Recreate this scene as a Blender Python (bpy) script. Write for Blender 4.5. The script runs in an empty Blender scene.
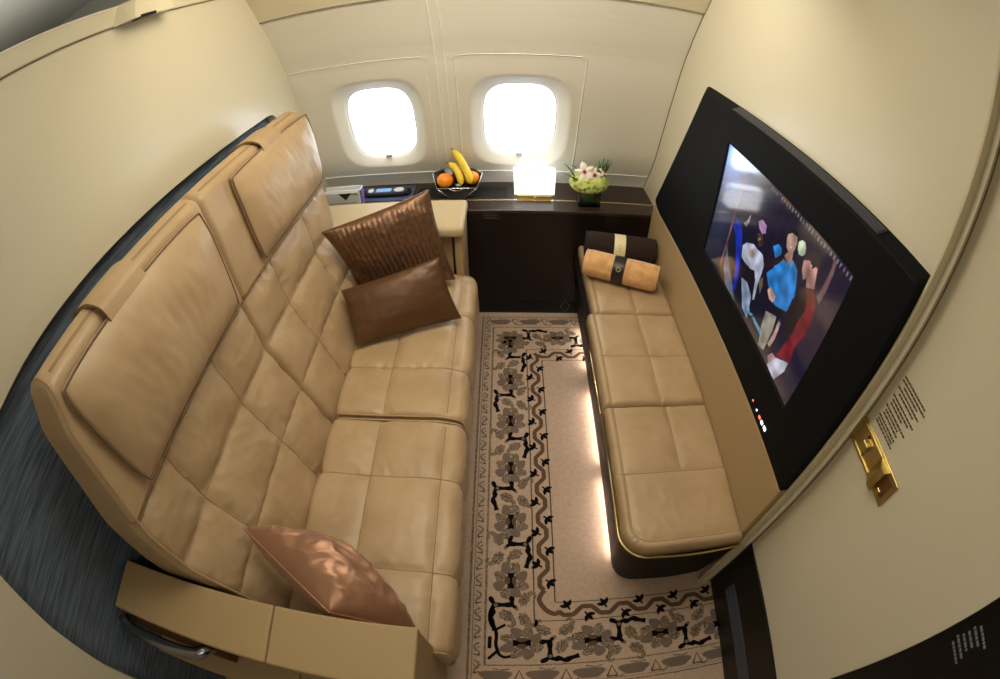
import bpy, bmesh, math, random
from mathutils import Vector, Matrix, noise
random.seed(7)
C = bpy.context.scene.collection
PI = math.pi
def lin(c):
    return tuple(((v/255)/12.92 if v/255 <= .04045 else ((v/255+.055)/1.055)**2.4) for v in c)
# ------------------------------------------------------------ materials
def mat(name, rgb, rough=.5, metal=0, bump=None, var=None, sheen=0, spec=.5, coat=0, trans=0, emit=None):
    m = bpy.data.materials.new(name); m.use_nodes = True
    nt = m.node_tree; b = nt.nodes['Principled BSDF']
    b.inputs['Base Color'].default_value = (*lin(rgb), 1)
    b.inputs['Roughness'].default_value = rough
    b.inputs['Metallic'].default_value = metal
    b.inputs['Specular IOR Level'].default_value = spec
    if sheen: b.inputs['Sheen Weight'].default_value = sheen
    if coat:
        b.inputs['Coat Weight'].default_value = coat; b.inputs['Coat Roughness'].default_value = .12
    if trans: b.inputs['Transmission Weight'].default_value = trans; b.inputs['IOR'].default_value = 1.45
    if emit:
        b.inputs['Emission Color'].default_value = (*lin(emit[0]), 1); b.inputs['Emission Strength'].default_value = emit[1]
    tc = nt.nodes.new('ShaderNodeTexCoord')
    def noi(scale, detail=3, stretch=None):
        n = nt.nodes.new('ShaderNodeTexNoise'); n.inputs['Scale'].default_value = scale; n.inputs['Detail'].default_value = detail
        if stretch:
            mp = nt.nodes.new('ShaderNodeMapping'); mp.inputs['Scale'].default_value = stretch
            nt.links.new(tc.outputs['Object'], mp.inputs[0]); nt.links.new(mp.outputs[0], n.inputs['Vector'])
        else: nt.links.new(tc.outputs['Object'], n.inputs['Vector'])
        return n
    if bump:
        sc, st, dist = bump[:3]
        n = noi(sc, 4, bump[3] if len(bump) > 3 else None)
        bp = nt.nodes.new('ShaderNodeBump'); bp.inputs['Strength'].default_value = st; bp.inputs['Distance'].default_value = dist
        nt.links.new(n.outputs['Fac'], bp.inputs['Height']); nt.links.new(bp.outputs[0], b.inputs['Normal'])
    if var:
        rgb2, sc = var[:2]
        n = noi(sc, 3, var[2] if len(var) > 2 else None)
        lo, hi = var[3] if len(var) > 3 else (.35, .65)
        r = nt.nodes.new('ShaderNodeMapRange'); r.inputs[1].default_value = lo; r.inputs[2].default_value = hi
        mx = nt.nodes.new('ShaderNodeMix'); mx.data_type = 'RGBA'
        nt.links.new(n.outputs['Fac'], r.inputs[0]); nt.links.new(r.outputs[0], mx.inputs[0])
        mx.inputs[6].default_value = (*lin(rgb), 1); mx.inputs[7].default_value = (*lin(rgb2), 1)
        nt.links.new(mx.outputs[2], b.inputs['Base Color'])
    return m
M = {}
M['wall'] = mat('cream_wall', (217,210,188), .30, bump=(90,.03,.001), spec=.6)
M['side'] = mat('sidewall_plastic', (232,228,216), .48, bump=(220,.05,.0006), spec=.35)
M['groove'] = mat('seam_dark', (120,108,86), .7)
M['edge'] = mat('panel_edge', (250,248,238), .3)
M['ceil'] = mat('ceiling_cream', (220,210,184), .6)
M['grayceil'] = mat('cabin_ceiling', (176,174,164), .7)
M['post'] = mat('cream_post', (206,196,166), .4)
M['leather'] = mat('tan_leather', (186,160,126), .38, bump=(300,.22,.0008), var=((176,149,114), 7), spec=.45)
M['leather2'] = mat('bench_leather', (182,156,122), .38, bump=(300,.2,.0008), var=((173,146,111), 7), spec=.45)
M['hide'] = mat('smooth_hide', (168,144,106), .5, bump=(400,.12,.0005), spec=.35)
M['hidecream'] = mat('armrest_hide', (192,172,134), .48, bump=(400,.12,.0005), spec=.35)
M['stitch'] = mat('stitching', (146,120,88), .8)
M['piping'] = mat('piping_leather', (176,148,110), .45)
M['darkstitch'] = mat('dark_piping', (118,94,74), .6)
M['fabric'] = mat('slate_fabric', (108,122,140), .9, bump=(160,.3,.002,(1,.12,1)), var=((72,84,98), 170, (1,.05,1)))
M['wood'] = mat('espresso_laminate', (30,21,18), .34, bump=(60,.05,.0006,(1,1,8)), var=((24,17,14), 30, (1,1,.08)), spec=.3)
M['benchwood'] = mat('bench_laminate', (24,16,14), .5, var=((18,12,10), 30, (1,1,.08)), spec=.15)
M['woodtop'] = mat('espresso_top', (54,38,32), .28, bump=(60,.05,.0004,(8,1,1)), var=((42,30,26), 24, (.1,1,1)), spec=.5)
M['kick'] = mat('black_kick', (14,16,18), .5)
M['gold'] = mat('brushed_gold', (212,192,132), .3, 1, bump=(200,.1,.0004))
M['gold2'] = mat('brass_plate', (208,190,134), .34, 1)
M['champagne'] = mat('champagne_inlay', (226,206,160), .22, 1)
M['chrome'] = mat('dark_chrome', (150,154,162), .25, 1)
M['navy'] = mat('black_leather_housing', (11,13,17), .65, bump=(500,.2,.0005), spec=.12)
M['blackp'] = mat('black_gloss', (10,10,12), .35, spec=.4)
M['vent'] = mat('vent_slat', (70,76,92), .3)
M['carpet'] = mat('beige_carpet', (202,176,156), .95, bump=(700,.6,.003), var=((192,165,144), 60), sheen=.2, spec=.08)
M['c_black'] = mat('carpet_black', (16,15,17), .95, bump=(700,.6,.002), spec=.08)
M['c_taupe'] = mat('carpet_taupe', (122,106,96), .95, bump=(700,.6,.002), spec=.08)
M['c_brown'] = mat('carpet_brown', (104,80,64), .95, bump=(700,.6,.002), spec=.08)
M['c_speck'] = mat('carpet_speckle', (54,50,49), .95, var=((182,158,134), 420, None, (.46,.56)), spec=.08)
M['c_line'] = mat('carpet_line', (88,74,66), .95, spec=.08)
M['satin'] = mat('bronze_satin', (166,124,98), .36, .4, bump=(26,.3,.003,(1,1,.35)), sheen=.2)
M['satinrib'] = mat('ribbed_bronze', (128,94,70), .38, .5, bump=(300,.3,.001), var=((104,76,56), 60))
M['brownsatin'] = mat('brown_satin', (96,66,42), .42, .25, bump=(9,.15,.003))
M['blanket'] = mat('beige_fleece', (226,178,122), .9, bump=(240,.6,.002), var=((204,154,100), 30), sheen=.4)
M['dkblanket'] = mat('dark_fleece', (38,24,18), .95, bump=(240,.6,.002))
M['creamband'] = mat('cream_band', (236,222,176), .45)
M['darkband'] = mat('black_band', (34,26,24), .4)
M['orange'] = mat('orange_peel', (246,146,34), .42, bump=(260,.35,.001))
M['banana'] = mat('banana_skin', (246,216,62), .42, var=((226,190,50), 12), bump=(20,.1,.002))
M['tip'] = mat('banana_tip', (120,120,40), .6)
M['plum'] = mat('plum_skin', (64,22,26), .3)
M['bowl'] = mat('black_lacquer', (18,19,22), .15, spec=.6, coat=.5)
M['bowlin'] = mat('steel_rim', (196,200,210), .16, 1)
M['glass'] = mat('clear_glass', (240,246,246), .02, trans=1)
M['pane'] = mat('window_pane', (250,252,255), .0, trans=1)
M['leaf'] = mat('dark_leaf', (34,74,30), .45)
M['blade'] = mat('grass_blade', (44,92,48), .4, var=((86,130,80), 30))
M['hydr'] = mat('hydrangea_petal', (204,220,104), .7, var=((232,238,160), 40))
M['hydrin'] = mat('hydrangea_inner', (150,178,70), .8)
M['petal'] = mat('orchid_petal', (246,236,222), .5)
M['magenta'] = mat('orchid_throat', (168,34,70), .5)
M['white'] = mat('white_plastic', (226,226,226), .4)
M['paper'] = mat('grey_brochure', (190,190,188), .5)
M['green'] = mat('green_print', (110,170,110), .5)
M['purple'] = mat('violet_edge', (150,100,200), .4)
M['bluegrey'] = mat('steel_tray', (96,108,140), .3, .5)
M['print'] = mat('print_dark', (84,74,58), .7)
M['printd'] = mat('print_dim', (70,66,64), .7)
M['printw'] = mat('print_grey', (126,130,134), .7)
M['led'] = mat('led_strip', (255,240,220), .5, emit=((255,242,228), 17))
M['box'] = mat('pearl_box', (250,250,250), .3, emit=((246,248,255), 1.7))
M['boxvein'] = mat('pearl_vein', (120,110,150), .4)
M['ind_w'] = mat('indicator_white', (255,255,255), .4, emit=((235,240,255), 3))
M['ind_r'] = mat('indicator_red', (255,90,60), .4, emit=((255,110,80), 2))
M['lcd'] = mat('handset_screen', (130,170,210), .3, emit=((120,165,220), .5))
M['reveal'] = mat('window_reveal', (224,222,216), .4)
M['bronze'] = mat('bronze_panel', (98,66,28), .5)
_p = M['pane'].node_tree; _p.nodes.clear()
_o = _p.nodes.new('ShaderNodeOutputMaterial'); _m = _p.nodes.new('ShaderNodeMixShader'); _t = _p.nodes.new('ShaderNodeBsdfTransparent'); _g = _p.nodes.new('ShaderNodeBsdfGlossy')
_g.inputs['Roughness'].default_value = .02; _m.inputs[0].default_value = .05
_p.links.new(_t.outputs[0], _m.inputs[1]); _p.links.new(_g.outputs[0], _m.inputs[2]); _p.links.new(_m.outputs[0], _o.inputs[0])
# ------------------------------------------------------------ helpers
def mesh(name, V, F, mats, parent=None, mi=None, smooth=False):
    me = bpy.data.meshes.new(name); me.from_pydata([tuple(v) for v in V], [], F)
    for m in (mats if isinstance(mats, (list, tuple)) else [mats]): me.materials.append(M[m])
    if mi: me.polygons.foreach_set('material_index', mi)
    if smooth: me.polygons.foreach_set('use_smooth', [True]*len(me.polygons))
    me.update()
    o = bpy.data.objects.new(name, me); C.objects.link(o)
    if parent: o.parent = parent; o.matrix_parent_inverse = parent.matrix_world.inverted()
    return o
def thing(name, label, cat, loc=(0,0,0), group=None):
    o = bpy.data.objects.new(name, None); C.objects.link(o); o.location = loc; o.empty_display_size = .05
    o.matrix_world = Matrix.Translation(loc)
    o['label'] = label; o['category'] = cat
    if group: o['group'] = group
    return o
def tag(o, label, cat, group=None):
    o['label'] = label; o['category'] = cat
    if group: o['group'] = group
    return o
def struct(o): o['kind'] = 'structure'; return o
class MB:
    def __init__(s): s.V=[]; s.F=[]; s.I=[]
    def add(s, V, F, i=0):
        n = len(s.V); s.V += [tuple(v) for v in V]; s.F += [tuple(k+n for k in f) for f in F]; s.I += [i]*len(F)
    def box(s, x0,x1,y0,y1,z0,z1, r=0, i=0, seg=3, T=None):
        bm = bmesh.new(); bmesh.ops.create_cube(bm, size=1)
        for v in bm.verts: v.co = Vector((x0+(v.co.x+.5)*(x1-x0), y0+(v.co.y+.5)*(y1-y0), z0+(v.co.z+.5)*(z1-z0)))
        if r: bmesh.ops.bevel(bm, geom=bm.edges[:], offset=r, segments=seg, profile=.5, affect='EDGES')
        if T: bm.transform(T)
        bm.verts.index_update()
        s.add([v.co.copy() for v in bm.verts], [[v.index for v in f.verts] for f in bm.faces], i); bm.free()
    def tube(s, pts, r, n=8, i=0, closed=False, caps=True):
        P = [Vector(p) for p in pts]; N = len(P); V=[]; F=[]
        R = r if isinstance(r, (list, tuple)) else [r]*N
        up = None
        for k in range(N):
            if closed: t = P[(k+1)%N]-P[k-1]
            else: t = P[min(k+1,N-1)]-P[max(k-1,0)]
            if t.length < 1e-9: t = Vector((0,0,1))
            t.normalize()
            if up is None: up = Vector((0,0,1)) if abs(t.z) < .9 else Vector((1,0,0))
            a = t.cross(up)
            if a.length < 1e-4: a = t.orthogonal()
            a.normalize(); b = a.cross(t).normalized(); up = b
            for q in range(n):
                an = 2*PI*q/n; V.append(P[k]+(a*math.cos(an)+b*math.sin(an))*R[k])
        for k in range(N if closed else N-1):
            for q in range(n):
                F.append((k*n+q, k*n+(q+1)%n, ((k+1)%N)*n+(q+1)%n, ((k+1)%N)*n+q))
        if caps and not closed: F.append(tuple(range(n))[::-1]); F.append(tuple((N-1)*n+q for q in range(n)))
        s.add(V, F, i)
    def lathe(s, prof, c, n=32, i=0, axis='z'):
        V=[]; F=[]
        for r, h in prof:
            for q in range(n):
                a = 2*PI*q/n; V.append((c[0]+r*math.cos(a), c[1]+r*math.sin(a), c[2]+h))
        for k in range(len(prof)-1):
            for q in range(n): F.append((k*n+q, k*n+(q+1)%n, (k+1)*n+(q+1)%n, (k+1)*n+q))
        s.add(V, F, i)
    def build(s, name, mats, parent=None, smooth=False):
        return mesh(name, s.V, s.F, mats, parent, s.I, smooth)
def rbox(name, b, r, m, parent=None, seg=3, smooth=False):
    q = MB(); q.box(*b, r, 0, seg); o = q.build(name, m, parent, smooth); return o
def interp(x, xs, ys):
    if x <= xs[0]: return ys[0]
    for i in range(len(xs)-1):
        if x <= xs[i+1]: return ys[i]+(ys[i+1]-ys[i])*(x-xs[i])/(xs[i+1]-xs[i])
    return ys[-1]
def cat_rom(pts, n):
    out = []; P = [Vector(p) for p in pts]
    for i in range(len(P)-1):
        p0 = P[max(i-1,0)]; p1 = P[i]; p2 = P[i+1]; p3 = P[min(i+2,len(P)-1)]
        for k in range(n):
            t = k/n
            out.append(.5*((2*p1)+(-p0+p2)*t+(2*p0-5*p1+4*p2-p3)*t*t+(-p0+3*p1-3*p2+p3)*t**3))
    out.append(P[-1]); return out
# ------------------------------------------------------------ camera
cd = bpy.data.cameras.new('camera'); cam = bpy.data.objects.new('camera', cd); C.objects.link(cam)
cd.type = 'PANO'
F_PX = 474.84
def setp(k, v):
    ok = False
    for t in (cd, getattr(cd, 'cycles', None)):
        try:
            if t is not None and hasattr(t, k): setattr(t, k, v); ok = True
        except Exception as e: print('cam', k, e)
    if not ok: print('camera prop missing', k)
cd.sensor_fit = 'HORIZONTAL'; cd.sensor_width = 36.0
setp('panorama_type', 'FISHEYE_EQUISOLID'); setp('fisheye_lens', F_PX*36/1000); setp('fisheye_fov', PI)
cd.clip_start = .01
pitch, roll, yaw = .7547, -.0025, .0123
cam.matrix_world = Matrix.Translation((0,0,1.65)) @ Matrix.Rotation(yaw,4,'Z') @ Matrix.Rotation(PI/2-pitch,4,'X') @ Matrix.Rotation(roll,4,'Z')
bpy.context.scene.camera = cam
# ------------------------------------------------------------ sidewall profile
ZP = [0,.6,.627,.73,.83,1.0,1.15,1.38,1.55,1.64]; YP = [2.34,2.30,2.285,2.225,2.172,2.115,2.06,1.965,1.86,1.79]
import bisect
def yw(z):   # smooth
    return sum(interp(z+d, ZP, YP) for d in (-.04,-.02,0,.02,.04))/5 if z < 1.6 else interp(z, ZP, YP)
XL, XR = -.95, .745
WIN = [(-.578,1.018,.159,.199), (.067,1.010,.167,.202)]
CELL = [(-.82,-.325,.755,1.31), (-.185,.32,.755,1.31)]
def sup(a, hw, hh, n=3.4):
    c, s = math.cos(a), math.sin(a); k = (abs(c/hw)**n+abs(s/hh)**n)**(-1/n); return c*k, s*k
mb = MB()
xs = sorted(set([-1.3,-1.1,-.95] + [round(-.82+.0,4),-.325,-.185,.32] + [.5,.8,1.1]))
zs = [0,.3,.5,.6,.65,.7,.755] + [.755+.555*k/24 for k in range(1,25)] + [1.34,1.38,1.42,1.46,1.5,1.54,1.58,1.61,1.64]
for i in range(len(xs)-1):
    for j in range(len(zs)-1):
        inside = any(c[0]-1e-6 <= xs[i] and xs[i+1] <= c[1]+1e-6 and c[2]-1e-6 <= zs[j] and zs[j+1] <= c[3]+1e-6 for c in CELL)
        if inside: continue
        x0,x1,z0,z1 = xs[i],xs[i+1],zs[j],zs[j+1]
        mb.add([(x0,yw(z0),z0),(x1,yw(z0),z0),(x1,yw(z1),z1),(x0,yw(z1),z1)], [(0,3,2,1)])
wall_far = mb
NA = 144
for (cx,cz,hw,hh),(a0,a1,b0,b1) in zip(WIN, CELL):
    rings = []
    angs = sorted([2*PI*k/NA for k in range(NA)] + [math.atan2(z-cz, x-cx) % (2*PI) for x in (a0-.006,a1+.006) for z in (b0-.006,b1+.006)])
    def rect(a):
        c, s = math.cos(a), math.sin(a); t = 1e9
        if c > 1e-9: t = min(t, (a1+.006-cx)/c)
        if c < -1e-9: t = min(t, (a0-.006-cx)/c)
        if s > 1e-9: t = min(t, (b1+.006-cz)/s)
        if s < -1e-9: t = min(t, (b0-.006-cz)/s)
        return cx+c*t, cz+s*t
    outer = [sup(a, hw+.06, hh+.052, 3.6) for a in angs]; inner = [sup(a, hw, hh, 3.4) for a in angs]
    for k in range(7):
        t = k/6; R = []
        for q, a in enumerate(angs):
            rx, rz = rect(a); ox, oz = cx+outer[q][0], cz+outer[q][1]
            x, z = rx+(ox-rx)*t, rz+(oz-rz)*t; R.append((x, yw(z)-.0004, z))
        rings.append(R)
    for t, dep in ((.12,.004),(.3,.012),(.5,.022),(.7,.032),(.86,.040),(1,.050)):
        rings.append([(cx+outer[q][0]+(inner[q][0]-outer[q][0])*t, yw(cz+outer[q][1]+(inner[q][1]-outer[q][1])*t)+dep, cz+outer[q][1]+(inner[q][1]-outer[q][1])*t) for q in range(len(angs))])
    rings.append([(cx+inner[q][0]*1.02, yw(cz+inner[q][1]*1.02)+.085, cz+inner[q][1]*1.02) for q in range(len(angs))])
    n = len(angs)
    V = [p for R in rings for p in R]
    F = [(k*n+q, (k+1)*n+q, (k+1)*n+(q+1)%n, k*n+(q+1)%n) for k in range(len(rings)-1) for q in range(n)]
    wall_far.add(V, F)
wf = struct(wall_far.build('wall_far', 'side', smooth=True))
wf.data.polygons.foreach_set('use_smooth', [True]*len(wf.data.polygons))
# windows: gasket, two panes, latch tab
for wi,(cx,cz,hw,hh) in enumerate(WIN):
    w = struct(bpy.data.objects.new('window_%d' % (wi+1), None)); C.objects.link(w); w.location = (cx, yw(cz), cz); w.matrix_world = Matrix.Translation(w.location)
    g = MB(); pts = []
    for k in range(96):
        a = 2*PI*k/96; x, z = sup(a, hw+.001, hh+.001); pts.append((cx+x, yw(cz+z)+.052, cz+z))
    g.tube(pts, .004, 8, closed=True); g.build('window_frame', 'white', w, True)
    V=[(cx, yw(cz)+.075, cz)]; 
    for k in range(96):
        a = 2*PI*k/96; x, z = sup(a, hw*1.015, hh*1.015); V.append((cx+x, yw(cz+z)+.075, cz+z))
    n0 = len(V); V += [(v[0], v[1]+.004, v[2]) for v in V]
    F=[(0,1+(k+1)%96,1+k) for k in range(96)] + [(n0,n0+1+k,n0+1+(k+1)%96) for k in range(96)]
    F += [(1+k,1+(k+1)%96,n0+1+(k+1)%96,n0+1+k) for k in range(96)]
    mesh('window_pane', V, F, 'pane', w, smooth=False)
    t = MB(); zz = cz-hh+.004
    t.box(cx-.014,cx+.014, yw(zz)+.03,yw(zz)+.045, zz-.006,zz+.006, .002)
    t.box(cx-.007,cx+.007, yw(zz)+.024,yw(zz)+.032, zz-.004,zz+.004, .0015)
    t.build('shade_latch', 'chrome', w)
# embossed panel lines on the sidewall
def rr_path(x0,x1,z0,z1,r,n=8):
    pts=[]
    for cx_,cz_,a0 in ((x1-r,z1-r,0),(x0+r,z1-r,PI/2),(x0+r,z0+r,PI),(x1-r,z0+r,1.5*PI)):
        for k in range(n+1):
            a=a0+PI/2*k/n; pts.append((cx_+r*math.cos(a), cz_+r*math.sin(a)))
    out=[]
    for i in range(len(pts)):
        p, q = pts[i], pts[(i+1)%len(pts)]; m=max(1,int(math.dist(p,q)/.025))
        for k in range(m): out.append((p[0]+(q[0]-p[0])*k/m, p[1]+(q[1]-p[1])*k/m))
    return out
g = MB()
for (x0,x1) in ((-1.2,-.326),(-.206,.333)):
    g.tube([(x, yw(z)-.0002, z) for x,z in rr_path(x0,x1,.713,1.366,.028)], .0034, 8, closed=True)
g.tube([(-1.2+2.2*k/60, yw(.713)+.0006, .713) for k in range(61)], .0032, 8)
struct(g.build('trim_1', 'edge', smooth=True))
g = MB()
for (x0,x1) in ((-1.2,-.3245),(-.2075,.3345)):
    g.tube([(x, yw(z)+.0022, z) for x,z in rr_path(x0,x1,.711,1.3690,.029)], .0036, 6, closed=True)
struct(g.build('trim_2', 'groove', smooth=True))
g = MB()
for x in (-.284,-.246):
    g.tube([(x, yw(.72+.92*k/40)+.0004, .72+.92*k/40) for k in range(41)], .003, 8)
struct(g.build('trim_3', 'edge', smooth=True))
g = MB()
for x in (-.2885,-.2415):
    g.tube([(x, yw(.72+.92*k/40)+.0018, .72+.92*k/40) for k in range(41)], .0034, 6)
struct(g.build('trim_4', 'side', smooth=True))
# ceiling: overhead panel curving inboard
cp = [(1.782,1.645),(1.69,1.755),(1.56,1.86),(1.40,1.95),(1.15,2.03),(.85,2.07),(.5,2.09),(-1.7,2.09)]
cpp = cat_rom([(0,y,z) for y,z in cp], 6)
V=[];F=[]
for p in cpp: V += [(-1.03,p.y,p.z),(1.1,p.y,p.z)]
for k in range(len(cpp)-1): F.append((2*k,2*k+1,2*k+3,2*k+2))
struct(mesh('ceiling', V, F, 'ceil', smooth=True))
V=[];F=[]
for p in cpp: V += [(-.93,p.y,p.z+.12),(-.93,p.y,p.z)]
g = MB(); g.tube([(-.95+2.*k/20, 1.7865, 1.642) for k in range(21)], .0045, 6); struct(g.build('trim_5','groove'))
# cabin beyond the partition
g = MB()
g.add([(-.93,-1.7,2.2),(-.93,2.4,2.2),(-1.6,2.4,2.32),(-1.6,-1.7,2.32)],[(0,1,2,3)])
g.add([(-1.6,-1.7,2.32),(-1.6,2.4,2.32),(-3.2,2.4,2.25),(-3.2,-1.7,2.25)],[(0,1,2,3)])
g.add([(-.93,-1.7,2.09),(-.93,2.4,2.09),(-.93,2.4,2.2),(-.93,-1.7,2.2)],[(0,1,2,3)])
struct(g.build('ceiling', 'grayceil'))
g = MB(); g.add([(-3.2,-1.7,0),(-3.2,2.4,0),(-3.2,2.4,2.4),(-3.2,-1.7,2.4)],[(0,1,2,3)]); g.add([(-3.2,2.4,0),(-.95,2.4,0),(-.95,2.4,2.4),(-3.2,2.4,2.4)],[(0,1,2,3)])
struct(g.build('wall_outer', 'grayceil'))
g = MB(); g.box(-3.2,1.2,-1.75,-1.7,0,2.4); struct(g.build('wall_near','wall'))
# floor slab
g = MB(); g.box(-3.2,1.2,-1.7,2.4,-.06,-.004); struct(g.build('floor','carpet'))
# ------------------------------------------------------------ left wall with recess
yo = [-.160,-.150,-.133,-.1,-.056,-.02,.03,.09,.16,.232,.35,.5,.7,1.0,1.4,1.74,1.775,1.795,1.810,1.819,1.824]
zo = [0,.40,.695,.9,1.081,1.135,1.178,1.208,1.228,1.238,1.248,1.253,1.254,1.250,1.242,1.236,1.230,1.220,1.204,1.17,0]
ZT = 1.84; XB = -.99
g = MB()
g.add([(XL,-1.7,0),(XL,-.16,0),(XL,-.16,ZT),(XL,-1.7,ZT)],[(0,1,2,3)])
g.add([(XL,1.824,0),(XL,2.36,0),(XL,2.36,ZT),(XL,1.824,ZT)],[(0,1,2,3)])
for k in range(len(yo)-1):
    g.add([(XL,yo[k],zo[k]),(XL,yo[k+1],zo[k+1]),(XL,yo[k+1],ZT),(XL,yo[k],ZT)],[(0,1,2,3)])
    g.add([(XL,yo[k],zo[k]),(XB,yo[k],zo[k]),(XB,yo[k+1],zo[k+1]),(XL,yo[k+1],zo[k+1])],[(0,1,2,3)])
g.add([(XL,-1.7,ZT),(XL,2.36,ZT),(XL-.09,2.36,ZT),(XL-.09,-1.7,ZT)],[(0,1,2,3)])
g.add([(XL-.09,-1.7,0),(XL-.09,2.36,0),(XL-.09,2.36,ZT),(XL-.09,-1.7,ZT)],[(3,2,1,0)])
wl = struct(g.build('wall_left','wall'))
mesh('recess_lining', [(XB,-.3,0),(XB,1.95,0),(XB,1.95,1.4),(XB,-.3,1.4)], [(0,3,2,1)], 'fabric', wl)
# raised rim band along the top of the partition
g = MB(); g.box(XL-.1,XL+.006,-1.7,2.36,1.785,1.840,.004); struct(g.build('trim_6','wall'))
g = MB(); g.tube([(XL+.003,-1.7+.2*k,1.7835) for k in range(19)], .0022, 6); struct(g.build('trim_7','groove'))
g = MB(); g.tube([(XL+.0065,-1.7+.2*k,1.8395) for k in range(20)], .0022, 6); struct(g.build('trim_8','edge'))
# bracket on the rim
t = thing('partition_catch','cream angular catch with a dark slot on the top rim of the left partition','catch',(XL,1.06,1.79))
bx = MB()
prof = [(.95,1.783),(1.165,1.780),(1.16,1.842),(.975,1.842)]
Vv = []
for d in (.0,.052):
    for (y,z) in prof: Vv.append((XL+.006+d*(1 if z<1.8 else .75), y+(.035 if d and y<1 else 0), z))
bx.add(Vv,[(0,1,2,3),(7,6,5,4),(0,4,5,1),(1,5,6,2),(2,6,7,3),(3,7,4,0)])
bx.build('housing','wall',t)
bx = MB(); bx.box(XL+.02,XL+.0585,1.01,1.08,1.7785,1.788,.002); bx.build('slot','blackp',t)
# ------------------------------------------------------------ right wall and post
g = MB()
g.add([(XR,.44,0),(XR,2.36,0),(XR,2.36,2.09),(XR,.44,2.09)],[(3,2,1,0)])
struct(g.build('wall_right','wall'))
g = MB(); g.tube([(XR-.0005, yw(.63+1.01*k/40)-.0005, .63+1.01*k/40) for k in range(41)], .0028, 6)
g.tube([(XR-.0005, p.y, p.z) for p in cpp[:30]], .0028, 6)
struct(g.build('trim_9','groove'))
g = MB(); g.box(.72,.80,.4545,.4625,0,2.09,.002,0,3); struct(g.build('trim_10','post'))
g = MB(); g.tube([(.781,.4535,.1*k) for k in range(21)], .003, 6); struct(g.build('trim_11','groove'))
g = MB(); g.box(.78,.86,-.067,.454,0,2.09,.003); struct(g.build('door_1','wall'))
g = MB(); g.box(.80,.86,-1.7,-.069,0,2.09); wp = struct(g.build('wall_corridor','blackp'))
# black kick panel with vent
t = thing('vented_kick_panel','black kick panel with a slatted vent at the foot of the cream door','panel',(.775,.2,0))
rbox('panel',(.7735,.7805,-.06,.4535,.003,.355),.001,'blackp',t)
g = MB()
for k in range(5): g.box(.7705,.7737,-.05,.372,.118+.016*k,.127+.016*k,.001)
g.build('vent_slat','vent',t)
# ------------------------------------------------------------ carpet
pb = MB(); pb.add([(-.97,-1.2,0),(.80,-1.2,0),(.80,1.975,0),(-.97,1.975,0)],[(0,1,2,3)],0)
def wob(x,y,s=.002): return x+noise.noise((x*90,y*90,1.3))*s, y+noise.noise((x*90,y*90,7.7))*s
def poly(pts, i, z, T=None):
    P=[]
    for p in pts:
        x,y = T(*p) if T else p
        P.append((x,y,z))
    # orientation
    a = sum(P[k][0]*P[(k+1)%len(P)][1]-P[(k+1)%len(P)][0]*P[k][1] for k in range(len(P)))
    if a < 0: P = P[::-1]
    pb.add(P,[tuple(range(len(P)))],i)
def strip(pts, w, i, z, T=None):
    P = [Vector((*(T(*p) if T else p),0)) for p in pts]; V=[]
    for k in range(len(P)):
        t = (P[min(k+1,len(P)-1)]-P[max(k-1,0)]).normalized(); nn = Vector((-t.y,t.x,0))
        ww = (w[k] if isinstance(w,list) else w)/2
        V += [tuple(P[k]+nn*ww+Vector((0,0,z))), tuple(P[k]-nn*ww+Vector((0,0,z)))]
    pb.add(V,[(2*k,2*k+1,2*k+3,2*k+2) for k in range(len(P)-1)],i)
def smoothp(pts,n=5): return [(p.x,p.y) for p in cat_rom([(a,b,0) for a,b in pts],n)]
def flower(T, s=1.0):
    for k in range(8):
        a = 2*PI*(k+.5)/8; pts=[]
        big = 1.0+.06*(k%3)
        for q in range(14):
            b = 2*PI*q/14; r0 = .022*(1+.12*math.sin(3*b+k))
            px = .047*big+r0*1.15*math.cos(b); py = r0*.92*math.sin(b)
            pts.append((s*(px*math.cos(a)-py*math.sin(a))*.95, s*(px*math.sin(a)+py*math.cos(a))))
        poly(pts, 4 if k%2 else 2, .0010+.00012*k, T)
    poly([(s*.026*math.cos(a)*(1.0 if k%2 else .8), s*.026*math.sin(a)) for k,a in enumerate([2*PI*j/10 for j in range(10)])], 3, .0022, T)
    poly([(s*a,s*b) for a,b in ((-.014,.030),(.014,.030),(.010,.016),(.004,.008),(.004,-.008),(.010,-.016),(.014,-.030),(-.014,-.030),(-.010,-.016),(-.004,-.008),(-.004,.008),(-.010,.016))], 1, .0026, T)
def leaf(T, cx, cy, ang, s=1.0, flip=1):
    pts=[]
    for k in range(26):
        a=2*PI*k/26; q=1+.10*math.sin(7*a+cx*90); pts.append((.024*s*q*math.cos(a)*(1.0 if math.cos(a)<0 else .86), .0165*s*q*math.sin(a)))
    def rr(x,y): return (cx+x*math.cos(ang)-y*math.sin(ang), cy+x*math.sin(ang)+y*math.cos(ang))
    poly([rr(*p) for p in pts],4,.0008,T)
    hk=smoothp([(.004*s,-.004*flip*s),(.022*s,-.006*flip*s),(.030*s,-.016*flip*s),(.024*s,-.026*flip*s),(.014*s,-.025*flip*s)],3)
    strip([rr(*p) for p in hk],[.018*s*(1-.055*k) for k in range(len(hk))],4,.00085,T)
    strip([rr(-.014*s,-.002*flip*s),rr(.0,.003*flip*s),rr(.014*s,-.001*flip*s)],.002,5,.0012,T)
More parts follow.
